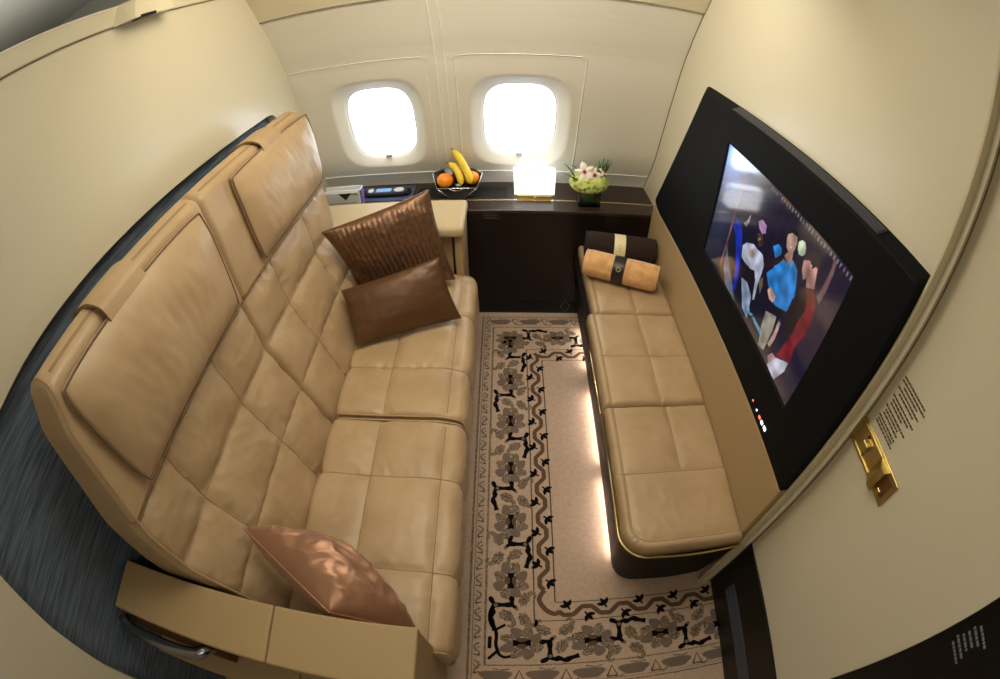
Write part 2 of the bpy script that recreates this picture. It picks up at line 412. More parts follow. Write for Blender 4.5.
def sprig(T, cx, cy, ang, s=1.0):
    for d in (-.9,0,.9):
        a=ang+d; pts=[(cx+.0,cy)]
        for k in range(9):
            t=k/8; w=.0050*s*math.sin(PI*t)+.0013
            pts.append((cx+.026*s*t*math.cos(a)-w*math.sin(a), cy+.026*s*t*math.sin(a)+w*math.cos(a)))
        for k in range(9):
            t=1-k/8; w=.0050*s*math.sin(PI*t)+.0013
            pts.append((cx+.026*s*t*math.cos(a)+w*math.sin(a), cy+.026*s*t*math.sin(a)-w*math.cos(a)))
        poly(pts,1,.0016+.0001*d,T)
    strip([(cx-.011*s*math.cos(ang),cy-.011*s*math.sin(ang)),(cx+.006*s*math.cos(ang),cy+.006*s*math.sin(ang))], .006*s, 1, .0019, T)
def motif(T, m):
    flower(T)
    st = smoothp([(0,-.058),(.004*m,-.078),(.0,-.092),(-.03*m,-.094),(-.058*m,-.095),(-.068*m,-.11),(-.066*m,-.125),(-.074*m,-.145),(-.066*m,-.165),(-.058*m,-.192)],4)
    strip(st,[.0175+.0035*math.sin(k*.9) for k in range(len(st))],1,.0013,T)
    strip(smoothp([(-.056*m,-.095),(-.068*m,-.082),(-.078*m,-.062)],4),[.011,.012,.013,.014,.016,.018,.018,.015,.010],1,.0014,T)
    strip(smoothp([(-.006*m,-.090),(.012*m,-.100),(.020*m,-.108)],3),.013,1,.0014,T)
    poly([(-.056*m+.008*math.cos(a),-.095+.008*math.sin(a)) for a in [2*PI*j/8 for j in range(8)]],2,.0020,T)
    leaf(T,.050*m,-.072,1.1 if m>0 else PI-1.1,1.2,m)
    leaf(T,-.016*m,-.135,-.4 if m>0 else PI+.4,1.25,m)
    leaf(T,.050*m,-.152,-1.0 if m>0 else PI+1.0,1.25,-m)
    poly([(.022*m+.007*math.cos(a),-.110+.007*math.sin(a)) for a in [2*PI*j/8 for j in range(8)]],2,.0019,T)
X1,X2,X3,X4 = -.112,-.0565,.110,.183
# flower columns
for k in range(6):
    cy = 1.722-.2415*k
    motif(lambda x,y,cy=cy: (.03+x*.93, cy+y), 1 if k%2 else -1)
for k in range(3):      # near row, running to the right
    motif(lambda x,y,cx=.067+.2415*k: (cx-y, .275+x*.93), -1 if k%2 else 1)
flower(lambda x,y: (.067+.2415*3-y, .27+x))
for k in range(3):      # far row
    motif(lambda x,y,cx=.03+.2415*k: (cx-y, 1.765+x*.8), 1 if k%2 else -1)
# corner stems
for sgn,(ax,ay) in ((1,(-.035,.36)),):
    st=smoothp([(-.03,.42),(-.042,.385),(-.036,.345),(-.022,.325),(-.018,.30),(-.02,.27),(-.01,.235)],4); strip(st,.012,1,.0013)
    strip(smoothp([(-.022,.325),(-.005,.335),(.012,.345)],3),.010,1,.0014); strip(smoothp([(-.015,.245),(-.035,.225),(-.045,.215)],3),.011,1,.0014)
    strip(smoothp([(-.012,.235),(.008,.222),(.03,.226)],3),.010,1,.0014); strip([(-.04,.30),(-.041,.255)],.013,1,.0013)
# border lines
def ln(x0,y0,x1,y1,w,i,z=.0007):
    n=max(2,int(math.hypot(x1-x0,y1-y0)/.008)); P=[]
    for k in range(n+1):
        x,y=x0+(x1-x0)*k/n,y0+(y1-y0)*k/n; P.append((x+noise.noise((x*60,y*60,3))*.0012,y+noise.noise((x*60,y*60,9))*.0012))
    strip(P,w,i,z)
YF1,YF2,YF3,YF4 = 1.929,1.847,1.682,1.608; YN4,YN3,YN2,YN1 = .427,.357,.192,.112
RX=.80
for (x,yf,yn,w,i) in ((X1,YF1,YN1,.0085,5),(X2,YF2,YN2,.008,5),(X3,YF3,YN3,.005,5),(X4,YF4,YN4,.005,5),(X1+.013,YF1-.012,YN1+.012,.002,5)):
    ln(x,yf,x,yn,w,4 if w>.005 else i); ln(x,yf,RX,yf,w*.6,4 if w>.005 else i,.00075); ln(x,yn,RX,yn,w*.6,4 if w>.005 else i,.00075)
# inner vine: flat taupe ribbon with black sprigs
def vine(T, L, n, amp=.018, mid=0):
    pts=[]
    for k in range(n*8+1):
        t=k/8*L; ph=2*PI*k/8/1.0
        pts.append((mid+amp*max(-.8,min(.8,math.sin(ph)*1.25)), -t))
    strip(smoothp(pts,2),.0175,3,.0009,T)
    for k in range(n):
        sprig(T, mid+.016, -(k+.75)*L, -.7,1.15); sprig(T, mid-.016, -(k+.25)*L, 2.6,1.15)
vine(lambda x,y: (.1465+x, 1.655+y), .131, 9)
strip(smoothp([(.147,.476),(.128,.44),(.150,.40),(.180,.383),(.200,.392)],4),.0175,3,.00092)
vine(lambda x,y: (.195-y, .392-x), .131, 5)
vine(lambda x,y: (.165-y, 1.645-x), .131, 4)
# outer guard: broken scroll
for k in range(27):
    y=1.90-.066*k
    if y < .13: break
    m = 1 if k%2 else -1; x=-.083
    strip(smoothp([(x+.008*m,y+.026),(x-.007*m,y+.016),(x-.006*m,y),(x+.008*m,y-.010),(x+.004*m,y-.026)],3),[.004+.004*abs(math.sin(j*1.7)) for j in range(13)],4,.0009)
    strip([(x-.014*m,y+.01),(x-.002,y+.002),(x+.012*m,y+.012)],.004,4,.0010)
    strip([(x+.012*m,y-.022),(x-.012*m,y-.018)],.004,5,.0010)
for yy,mm in ((1.888,1),(.152,-1)):
    for k in range(6):
        x=-.02+.155*k
        poly([(x+.052*math.cos(a)*(1+.2*math.sin(3*a)), yy+.024*math.sin(a)*(1+.2*math.cos(2*a))) for a in [2*PI*j/18 for j in range(18)]],2,.0009)
        strip([(x+.06,yy+.02*mm),(x+.078,yy-.02*mm),(x+.096,yy+.02*mm),(x+.06,yy+.02*mm)],.006,5,.0010)
        strip(smoothp([(x-.075,yy-.018),(x-.05,yy-.024),(x-.03,yy-.012)],4),.006,4,.0010)
        strip(smoothp([(x+.045,yy+.026),(x+.02,yy+.022),(x-.01,yy+.028)],4),.005,4,.0011)
cp_o = pb.build('carpet',['carpet','c_black','c_taupe','c_brown','c_speck','c_line'])
tag(cp_o,'beige carpet with a black and taupe floral border between sofa and bench','carpet')
# ------------------------------------------------------------ upholstered forms
def resample(pts, step):
    P=[Vector(p) for p in pts]; P.append(P[0]); out=[]
    for i in range(len(P)-1):
        d=(P[i+1]-P[i]).length; n=max(1,round(d/step(P[i],P[i+1])))
        for k in range(n): out.append(P[i]+(P[i+1]-P[i])*k/n)
    return out
def round_poly(pts):
    """pts: (x,z,r); corner rounding with radius r, clockwise list -> dense list"""
    out=[]; n=len(pts)
    for i in range(n):
        p=Vector(pts[i][:2]); r=pts[i][2]; a=Vector(pts[i-1][:2]); b=Vector(pts[(i+1)%n][:2])
        if r<=0: out.append(p); continue
        u=(a-p).normalized(); v=(b-p).normalized(); ang=u.angle(v)
        d=min(r/math.tan(ang/2),(a-p).length*.49,(b-p).length*.49)
        s=p+u*d; e=p+v*d
        m=max(3,int((PI-ang)/.2))
        for k in range(m+1):
            t=k/m; out.append(s*(1-t)**2+p*2*t*(1-t)+e*t*t)
    return out
def cushion(name, prof, yr, parent, m='leather', seam_pts=(), seam_y=(), A=.008, w=.022, er=.022, fine=lambda p: True,
            tuft=lambda p: True, step=.006, wr=.0018, stitch='stitch', ycut=None, pipes=()):
    """closed profile in (x,z) swept along y; quilted where tuft(p); seams sunk, ends rounded"""
    pts=[Vector(p) for p in prof]
    P=resample(pts, lambda a,b: step if fine((a+b)/2) else .04)
    n=len(P)
    area=sum(P[k].x*P[(k+1)%n].y-P[(k+1)%n].x*P[k].y for k in range(n)); sg = 1 if area<0 else -1
    Nn=[]
    for k in range(n):
        t=(P[(k+1)%n]-P[k-1]).normalized(); Nn.append(Vector((-t.y,t.x))*sg)
    S=[0]
    for k in range(1,n): S.append(S[-1]+(P[k]-P[k-1]).length)
    ss=[]
    for q in seam_pts:
        q=Vector(q); ss.append(S[min(range(n),key=lambda k:(P[k]-q).length)])
    inr=[tuft(p) for p in P]
    ys=[0.0]; L=abs(yr(P[0])[1]-yr(P[0])[0]); ny=int(L/step)
    vv=[k/ny for k in range(ny+1)]; nv=len(vv)
    V=[]; 
    for j,v in enumerate(vv):
        for k in range(n):
            y0,y1=yr(P[k]); y=y0+(y1-y0)*v
            de=min(y-y0,y1-y); off=0
            if de<er: off-=er-math.sqrt(max(0,er*er-(er-de)**2))
            if inr[k]:
                ds=min([abs(S[k]-s) for s in ss]+[9]); dy=min([abs(y-q) for q in seam_y]+[de*1.0,9])
                f=(1-math.exp(-ds/w))*(1-math.exp(-dy/w)); 
                b=min(ds,.12)/.12; b2=min(dy,.12)/.12
                off+=A*(f-1)+A*.6*(b*(2-b)*b2*(2-b2)-1)*.6
                nz=noise.noise((P[k].x*14,y*9,P[k].y*14)); nz2=1-abs(noise.noise((P[k].x*24+3,y*22,P[k].y*24)))*2
                edge=math.exp(-min(ds,dy)/.03)
                off+=wr*nz*1.6+wr*.9*nz2*(.4+edge*.9)
            q=P[k]+Nn[k]*off
            V.append((q.x,y,q.y))
    F=[]
    for j in range(nv-1):
        for k in range(n):
            a=j*n+k; b=j*n+(k+1)%n; F.append((a,b,b+n,a+n))
    from mathutils.geometry import tessellate_polygon
    V0_=list(V); V+= V0_[:n]+V0_[(nv-1)*n:nv*n]
    for jj,fl in ((0,1),(nv-1,-1)):
        for t3 in tessellate_polygon([[Vector((V0_[jj*n+k][0],V0_[jj*n+k][2],0)) for k in range(n)]]):
            a_,b_,c_=[Vector((V0_[jj*n+q][0],V0_[jj*n+q][2])) for q in t3]
            cr_=(b_-a_).x*(c_-a_).y-(b_-a_).y*(c_-a_).x
            t3=tuple(len(V0_)+q if jj==0 else len(V0_)+n+q for q in t3)
            F.append(t3 if (cr_*sg*fl)<0 else t3[::-1])
    if sg<0: F=[f[::-1] for f in F]
    o=mesh(name,V,F,m,parent,smooth=True)
    if stitch:
        sb=MB()
        def surf(k,j): return Vector(V[j*n+k])+Vector((Nn[k].x,0,Nn[k].y))*.0004
        for s in ss:
            k=min(range(n),key=lambda k:abs(S[k]-s))
            sb.tube([surf(k,j) for j in range(4,nv-4)],.0015,5,caps=False)
        run=[k for k in range(n) if inr[k]]
        for q in seam_y:
            pts_=[]
            lim = ycut.get(q) if ycut else None
            for k in run:
                if lim and not lim(P[k]): continue
                y0,y1=yr(P[k]); j=round((q-y0)/(y1-y0)*ny); pts_.append(surf(k,max(0,min(ny,j))))
            # break into continuous pieces
            seg=[pts_[0]]
            for p in pts_[1:]:
                if (p-seg[-1]).length>.05:
                    if len(seg)>2: sb.tube(seg,.0015,5,caps=False)
                    seg=[]
                seg.append(p)
            if len(seg)>2: sb.tube(seg,.0015,5,caps=False)
        if sb.V: sb.build('stitching',stitch,o,True)
    for (sp,v,rad,mm,nm) in pipes: pass
    o['_n']=n
    return o, (P,Nn,yr)
def pipe_end(sw, y_of, sel, off, rad, m, name, parent):
    P,Nn,yr=sw; pts=[]
    for p,nn in zip(P,Nn):
        if sel(p): q=p+nn*off; pts.append((q.x,y_of(p),q.y))
    g=MB()
    seg=[pts[0]]
    for p in pts[1:]:
        if (Vector(p)-Vector(seg[-1])).length>.06:
            if len(seg)>2: g.tube(seg,rad,6)
            seg=[]
        seg.append(p)
    if len(seg)>2: g.tube(seg,rad,6)
    return g.build(name,m,parent,True)
sofa = thing('sofa','two seat tan quilted leather sofa against the left partition','sofa',(-.5,.92,0))
# seats
seat_prof = round_poly([(-.70,.36,.01),(-.60,.37,.02),(-.562,.453,.025),(-.20,.456,.2),(-.118,.435,.055),(-.112,.30,.06),(-.140,.13,.03),(-.66,.13,.02)])
fs = lambda p: p.y>.12 and p.x>-.60
for (y0,y1,sy) in ((.915,1.70,(1.13,1.43)),(.165,.905,(.395,.69))):
    c,sw = cushion('seat_cushion',seat_prof,lambda p,y0=y0,y1=y1:(y0,y1),sofa,'leather',[(-.395,.455),(-.180,.452)],sy,A=.010,w=.017,er=.02,wr=.0025,fine=fs,
        tuft=lambda p: (p.y>.40 and p.x>-.6) or (p.x>-.16 and p.y>.16))
    for yy in (y0+.004,y1-.004):
        pipe_end(sw,lambda p,yy=yy:yy,lambda p: p.x>-.56 and p.y>.15,-.013,.0035,'piping','piping',c)
# backrests
bp_ = [(-.560,.36,.02),(-.573,.43,.03),(-.627,.595,.1),(-.690,.757,.1),(-.711,.925,.1),(-.728,1.15,.2),(-.748,1.262,.03),(-.795,1.276,.04),(-.852,1.250,.04),(-.866,1.15,.04),(-.850,.36,.02)]
back_prof = round_poly(bp_)
def near_y0(p): return interp(p.y,[.3,.5,.75,.9,1.02,1.10,1.17,1.22,1.28],[.205,.203,.197,.205,.232,.245,.255,.275,.292])
def far_y1(p): return interp(p.y,[.3,.9,1.1,1.2,1.28],[1.66,1.66,1.65,1.635,1.62])
fb = lambda p: not (p.x<-.83 and p.y<1.0)
tf = lambda p: p.x>-.76 and p.y<.945 and p.y>.37 and p.x>-.8
headrow=[]
for nm,(yr,sy) in {'near':(lambda p:(near_y0(p),.908),(.398,.694)),'far':(lambda p:(.912,far_y1(p)),(1.125,1.418))}.items():
    c,sw = cushion('backrest',back_prof,yr,sofa,'leather',[(-.711,.925),(-.690,.757),(-.625,.59)],sy,A=.014,w=.020,er=.016,wr=.0032,fine=fb,tuft=tf)
    P,Nn,_=sw
    if nm=='near':
        pipe_end(sw,lambda p: near_y0(p)+.010,lambda p: p.y>.44 and p.x>-.835,-.004,.0042,'piping','piping',c)
    # twin stitch rows along the top edge
    g=MB()
    for off in (-.762,-.768):
        k=min(range(len(P)),key=lambda k:(P[k]-Vector((off,1.274))).length)
        y0,y1=yr(P[k]); g.tube([(P[k].x+Nn[k].x*.0003,y0+.03+(y1-y0-.06)*j/30,P[k].y+Nn[k].y*.0003) for j in range(31)],.0011,5)
    g.build('stitching','stitch',c,True)
    # headrest pads
def pad(name, y0,y1,z0,z1,parent, taper=0, thick=.036, seed=0, yb=0):
    nu,nv=70,44; V=[];F=[]
    def bx(z): return interp(z,[.42,.6,.756,.92,1.167,1.262],[-.569,-.627,-.69,-.709,-.731,-.748])
    def edge(u,v):
        c=.03
        s=1-.022*math.sin(PI*v)*0; y=y0+(y1-y0)*u; z=z0+(z1-z0)*v
        y+= yb*(1-v)*(1 if u<.5 else -1)*(abs(u-.5)*2)**2
        # rounded corners
        return y,z
    def th(u,v):
        a=min(u,1-u)*(y1-y0); b=min(v,1-v)*(z1-z0)
        f=(1-math.exp(-a/.045))*(1-math.exp(-b/.035)); bias=1.0+.25*(.5-v)
        wr=.0035*noise.noise((u*9+seed,v*2.5,seed))+.0022*(1-2*abs(noise.noise((u*16+seed*3,v*4+u*3,2.))))
        return thick*f*bias+wr*f
    for side in (1,0):
        for j in range(nv+1):
            for i in range(nu+1):
                u=i/nu;v=j/nv
                # squeeze corners for rounding
                uu=u*2-1;vv_=v*2-1
                k=1-.035*(abs(uu)*abs(vv_))**4
                y,z=edge(.5+uu*k/2,.5+vv_*k/2)
                base=bx(z)+.016
                x=base+(th(u,v) if side else -.010)
                V.append((x,y,z))
    n=(nu+1)*(nv+1)
    for j in range(nv):
        for i in range(nu):
            a=j*(nu+1)+i; q=(a,a+1,a+nu+2,a+nu+1); F.append(q); F.append(tuple(n+t for t in q[::-1]))
    rim=[i for i in range(nu+1)]+[j*(nu+1)+nu for j in range(1,nv+1)]+[nv*(nu+1)+i for i in range(nu-1,-1,-1)]+[j*(nu+1) for j in range(nv-1,0,-1)]
    for k in range(len(rim)):
        a,b=rim[k],rim[(k+1)%len(rim)]; F.append((b,a,n+a,n+b))
    o=mesh(name,V,F,'leather',parent,smooth=True)
    g=MB(); g.tube([Vector(V[k])+Vector((.0015,0,0)) for k in rim],.0024,6,closed=True)
    g.build('piping','darkstitch',o,True)
    return o
for (a,b,z0,z1,s0,s1,sd) in ((.295,.878,.962,1.246,.480,.622,1.),(1.045,1.635,.970,1.250,1.255,1.395,5.)):
    hp=pad('headrest_pad',a,b,z0,z1,sofa,seed=sd,yb=.012)
    st=MB(); path=cat_rom([(-.722,0,1.240),(-.736,0,1.270),(-.765,0,1.281),(-.79,0,1.281),(-.84,0,1.265),(-.866,0,1.240),(-.874,0,1.19)],5)
    V=[];F=[]
    for dz in (0,-.006):
        for p in path: V += [(p.x,s0,p.z+dz),(p.x,s1,p.z+dz)]
    m=len(path)*2
    for k in range(len(path)-1):
        F.append((2*k,2*k+1,2*k+3,2*k+2)[::-1]); F.append(tuple(m+t for t in (2*k,2*k+1,2*k+3,2*k+2)))
        F.append((2*k,2*k+2,m+2*k+2,m+2*k)); F.append((2*k+1,m+2*k+1,m+2*k+3,2*k+3))
    mesh('strap',V,F,'leather',hp,smooth=False)
    g=MB(); g.tube([(p.x,s0,p.z-.001) for p in path],.0016,5); g.build('stitching','darkstitch',hp,True)
# sofa base
g=MB(); g.box(-.93,-.17,.19,1.69,.03,.14,.01); g.build('base','kick',sofa)
# near armrest
ar=MB(); ar.box(-.965,-.4885,.045,.187,.655,.69,.006); ar.box(-.4865,-.166,.045,.187,.655,.69,.006)
a1=ar.build('armrest','hide',sofa)
g=MB(); g.box(-.486,-.168,.048,.185,.12,.66,.004); g.build('armrest_side','hide',sofa)
g=MB(); g.box(-.965,-.487,.075,.183,.12,.66,.003); g.build('armrest_core','wood',sofa)
g=MB(); g.tube([(-.955,.03,.655),(-.94,.012,.650),(-.90,.004,.648),(-.78,.004,.648),(-.73,.008,.646),(-.69,.016,.640),(-.66,.05,.635)],.017,12); g.build('grab_handle','chrome',sofa,True)
g=MB(); g.box(-.94,-.66,.03,.072,.50,.62,.004); g.build('side_panel','bronze',sofa)
g=MB(); g.box(-.965,-.50,-.02,.075,.44,.46,.003); g.build('side_rail','hide',sofa)
# far armrest
g=MB(); g.box(-.935,-.168,1.668,1.945,.645,.695,.018,0,4)
g.build('armrest','hidecream',sofa,True)
g=MB(); g.box(-.935,-.222,1.715,1.94,.14,.65,.004); g.build('armrest_side','hide',sofa)
g=MB(); g.box(-.212,-.176,1.69,1.94,.14,.65,.008); g.build('armrest_side','hide',sofa)
g=MB(); g.box(-.222,-.210,1.712,1.935,.14,.645); g.build('armrest_gap','blackp',sofa)
g=MB(); g.box(-.36,-.24,1.708,1.716,.632,.64,.001); g.build('metal_insert','gold',sofa)
# ------------------------------------------------------------ bench
bench = thing('bench','long low bench with tan leather cushions and dark base under the television','bench',(.53,1.2,0))
def bench_out(x0,y0,xr,yf,r):
    """outline from far front, along front to near, round the corner to the wall"""
    pts=[(x0,yf)]
    for k in range(13):
        a=PI+PI/2*k/12; pts.append((x0+r+r*math.cos(a),y0+r+r*math.sin(a)))
    # gentle bow of the near face
    m=8
    for k in range(1,m+1):
        t=k/m; pts.append((x0+r+(xr-x0-r)*t, y0-.006*math.sin(PI*t)))
    return pts
def bench_panel(y0,y1,name,rounded):
    if rounded:
        top=bench_out(.335,.447,.715,y1,.085); bot=bench_out(.388,.488,.715,y1,.075)
    else:
        top=[(.335,y1),(.335,y0),(.715,y0)]; bot=[(.388,y1),(.388,y0),(.715,y0)]
    n=len(top); V=[(x,y,.385) for x,y in top]+[(x,y,.035) for x,y in bot]+[(.715,y1,.385),(.715,y1,.035)]
    F=[(k+1,k,n+k,n+k+1) for k in range(n-1)]+[tuple(range(n))+(2*n,), (0,2*n,2*n+1,n)] + [tuple(range(2*n-1,n-1,-1))[:0] or tuple([2*n+1]+list(range(2*n-1,n-1,-1)))]
    return mesh(name,V,F,'benchwood',bench)
bench_panel(.447,.962,'base_panel',True)
bench_panel(.968,1.437,'base_panel',False)
bench_panel(1.443,1.955,'base_panel',False)
g=MB(); g.box(.45,.71,.55,1.95,.003,.04); g.build('plinth','kick',bench)
for (a,b) in ((1.02,1.39),(.60,.935)):
    g=MB(); g.box(.398,.408,a,b,.020,.034); g.build('light_strip','led',bench)
g=MB(); g.box(.404,.412,1.55,1.83,.020,.034); g.build('light_strip','led',bench)
tr=bench_out(.331,.443,.715,.965,.087); g=MB(); g.tube([(x,y,.392) for x,y in tr],.0042,8); g.build('metal_trim','gold',bench,True)
g=MB(); g.tube([(.328,.972,.392),(.328,1.435,.392)],.0042,8); g.build('metal_trim','champagne',bench,True)
def bench_cushion(y0,y1,xf,sy,sx,rounded=False,zb=.388,xcut=None,cross=True):
    zt=.452; nx,ny=90,int((y1-y0)/.006); V=[];F=[]
    x1=.706
    def fx(y):     # front edge with rounded near corner
        return xf
    def clampp(x,y):
        if rounded:
            r=.08; cx,cy=xf+r,y0+r
            if x<cx and y<cy:
                dx,dy=(cx-x)/r,(cy-y)/r; m_=max(dx,dy); l=math.hypot(dx,dy)
                if l>1e-6: k=m_/l; x,y=cx-dx*k*r,cy-dy*k*r
        return x,y
    er=.018
    for j in range(ny+1):
        for i in range(nx+1):
            u=i/nx; v=j/ny; x=xf+(x1-xf)*u; y=y0+(y1-y0)*v
            d_e=min(x-xf,y-y0,y1-y,(x1-x))
            q=0
            if d_e<er: q=er-math.sqrt(max(0,er*er-(er-d_e)**2))
            dsx=abs(x-sx) if not(xcut and not xcut(y)) else 9
            dsy=min([abs(y-s) for s in sy]+[9]) if cross else 9
            dp=abs((x-xf)-.026) ; dn=abs((y-y0)-.026) if rounded else 9
            dd=min(dsx,dsy,min(dp,dn)*1.4,d_e+.004)
            off=-.0095*math.exp(-dd/.014)
            nz=noise.noise((x*13,y*11,4.)); n2=1-2*abs(noise.noise((x*20+y*9,y*16,8.)))
            z=zt-q+off+.0022*nz+.0020*n2
            X_,Y_=clampp(x,y); V.append((X_,Y_,z))
    W=nx+1
    for j in range(ny):
        for i in range(nx): a=j*W+i; F.append((a,a+1,a+W+1,a+W))
    rim=[i for i in range(W)]+[j*W+nx for j in range(1,ny+1)]+[ny*W+i for i in range(nx-1,-1,-1)]+[j*W for j in range(ny-1,0,-1)]
    n=len(V)
    for k in rim: V.append((V[k][0],V[k][1],zb))
    for k in range(len(rim)): F.append((rim[(k+1)%len(rim)],rim[k],n+k,n+(k+1)%len(rim)))
    F.append(tuple(n+k for k in range(len(rim)))[::-1])
    o=mesh('seat_cushion',V,F,'leather2',bench,smooth=True)
    g=MB()
    def row(c): 
        j=round((c-y0)/(y1-y0)*ny); return [Vector(V[j*W+i])+Vector((0,0,.0004)) for i in range(3,nx-1)]
    def colm(c,cond=lambda y:True):
        i=round((c-xf)/(x1-xf)*nx); return [Vector(V[j*W+i])+Vector((0,0,.0004)) for j in range(2,ny-1) if cond(y0+(y1-y0)*j/ny)]
    for s in sy: g.tube(row(s),.0013,5,caps=False)
    g.tube(colm(sx,xcut or (lambda y:True)),.0013,5,caps=False)
    if not rounded: g.tube(colm(xf+.026),.0013,5,caps=False)
    else:
        i=round(.026/(x1-xf)*nx); j=round(.026/(y1-y0)*ny)
        p=[Vector(V[jj*W+i])+Vector((0,0,.0004)) for jj in range(ny-2,j-1,-1)]+[Vector(V[j*W+ii])+Vector((0,0,.0004)) for ii in range(i+1,nx-1)]
        g.tube(p,.0013,5,caps=False)
    g.build('stitching','stitch',o,True)
    return o
bench_cushion(1.442,1.953,.358,(1.70,),.54,zb=.36)
bench_cushion(.968,1.438,.334,(1.195,),.535)
bench_cushion(.447,.963,.334,(.70,),.545,rounded=True,xcut=lambda y:y>.70)
# upholstered pad on the wall behind the bench
g=MB(); g.box(.700,.744,.463,1.955,.40,.690,.004)
wp_=g.build('wall_pad','hide'); tag(wp_,'plain tan leather panel on the wall between bench and television','panel')
# ------------------------------------------------------------ television
tv = thing('television','large black leather framed wall television showing people on screen','television',(.72,1.1,1.0))
def tvring(x,inset=0,ZTOP=1.3605,YF=1.668):
    pts=[]
    c=[(.4635,.692,.006),(.4635,ZTOP,.018),(YF,ZTOP,.035),(1.950,.712,.02),(1.86,.692,.02)]
    base=round_poly(c); cy=sum(p.x for p in base)/len(base); cz=sum(p.y for p in base)/len(base)
    out=[]
    for p in base:
        d=(Vector((cy,cz))-p); out.append((x,p.x+(inset if p.x<cy else -inset),p.y+(inset if p.y<cz else -inset)))
    return out
R=[tvring(XR-.001,0),tvring(.740,0),tvring(.7015,0,1.344,1.60),tvring(.6995,.003,1.344,1.60)]
R=[[(x,y,(z if z>.9 else max(z,.692))) for x,y,z in r] for r in R]
n=len(R[0]); V=[p for r in R for p in r]; F=[]
for k in range(3):
    for q in range(n): F.append((k*n+q,k*n+(q+1)%n,(k+1)*n+(q+1)%n,(k+1)*n+q))
# front face with an opening for the screen: bridge by quads to a recessed rectangle
sy0,sy1,sz0,sz1=.626,1.344,.828,1.243
V0=len(V); rect=[]
for (x,y,z) in R[3]:
    # project to nearest rectangle boundary by angle
    cy,cz=(sy0+sy1)/2,(sz0+sz1)/2; dy,dz=y-cy,z-cz; t=min((sy1-sy0)/2/abs(dy) if abs(dy)>1e-6 else 9,(sz1-sz0)/2/abs(dz) if abs(dz)>1e-6 else 9)
    rect.append((y,z))
# simple robust face: n-gon ring via bmesh triangle fill
bm=bmesh.new(); e=[]
ov=[bm.verts.new(p) for p in R[3]]; 
for k in range(n): e.append(bm.edges.new((ov[k],ov[(k+1)%n])))
iv=[bm.verts.new((.6995,y,z)) for y,z in ((sy0,sz0),(sy0,sz1),(sy1,sz1),(sy1,sz0))]
for k in range(4): e.append(bm.edges.new((iv[k],iv[(k+1)%4])))
bmesh.ops.triangle_fill(bm,edges=e,use_beauty=True)
jv=[bm.verts.new((.7055,y,z)) for y,z in ((sy0+.006,sz0+.006),(sy0+.006,sz1-.006),(sy1-.006,sz1-.006),(sy1-.006,sz0+.006))]
for k in range(4): bm.faces.new((iv[k],iv[(k+1)%4],jv[(k+1)%4],jv[k]))
bm.verts.index_update(); 
V2=[v.co.copy() for v in bm.verts]; F2=[[v.index for v in f.verts] for f in bm.faces]; bm.free()
off=len(V); V+=V2; F+=[tuple(off+i for i in f) for f in F2]
hs=mesh('housing',V,F,'navy',tv)
# grille in the top bevel
g=MB()
T=Matrix.Translation((.7205,0,1.3535))@Matrix.Rotation(math.radians(-23.8),4,'Y')
g.box(-.0165,.0165,.615,1.375,-.002,.0018,.001,0,1,T); gv=g.build('vent_grille','blackp',tv)
g=MB()
for k in range(4): g.box(-.013+.0072*k,-.0098+.0072*k,.622,1.368,.0016,.0032,.0004,0,1,T)
g.build('vent_slat','vent',gv)
# the picture on the screen
NS,NT=380,216
def sm(a,b,x): t=max(0,min(1,(x-a)/(b-a))); return t*t*(3-2*t)
def pip(pts,s,t):
    c=False; j=len(pts)-1
    for i in range(len(pts)):
        if (pts[i][1]>t)!=(pts[j][1]>t) and s<(pts[j][0]-pts[i][0])*(t-pts[i][1])/(pts[j][1]-pts[i][1])+pts[i][0]: c=not c
        j=i
    return c
def ell(s,t,cx,cy,rx,ry,an=0):
    dx,dy=s-cx,(t-cy)*.57; c,sn=math.cos(an),math.sin(an); return ((dx*c+dy*sn)/rx)**2+((-dx*sn+dy*c)/ry)**2<1
def seg(s,t,a,b,w):
    ax,ay=a[0],a[1]*.57; bx_,by=b[0],b[1]*.57; px,py=s,t*.57
    vx,vy=bx_-ax,by-ay; k=max(0,min(1,((px-ax)*vx+(py-ay)*vy)/(vx*vx+vy*vy))); return math.hypot(px-ax-vx*k,py-ay-vy*k)<w
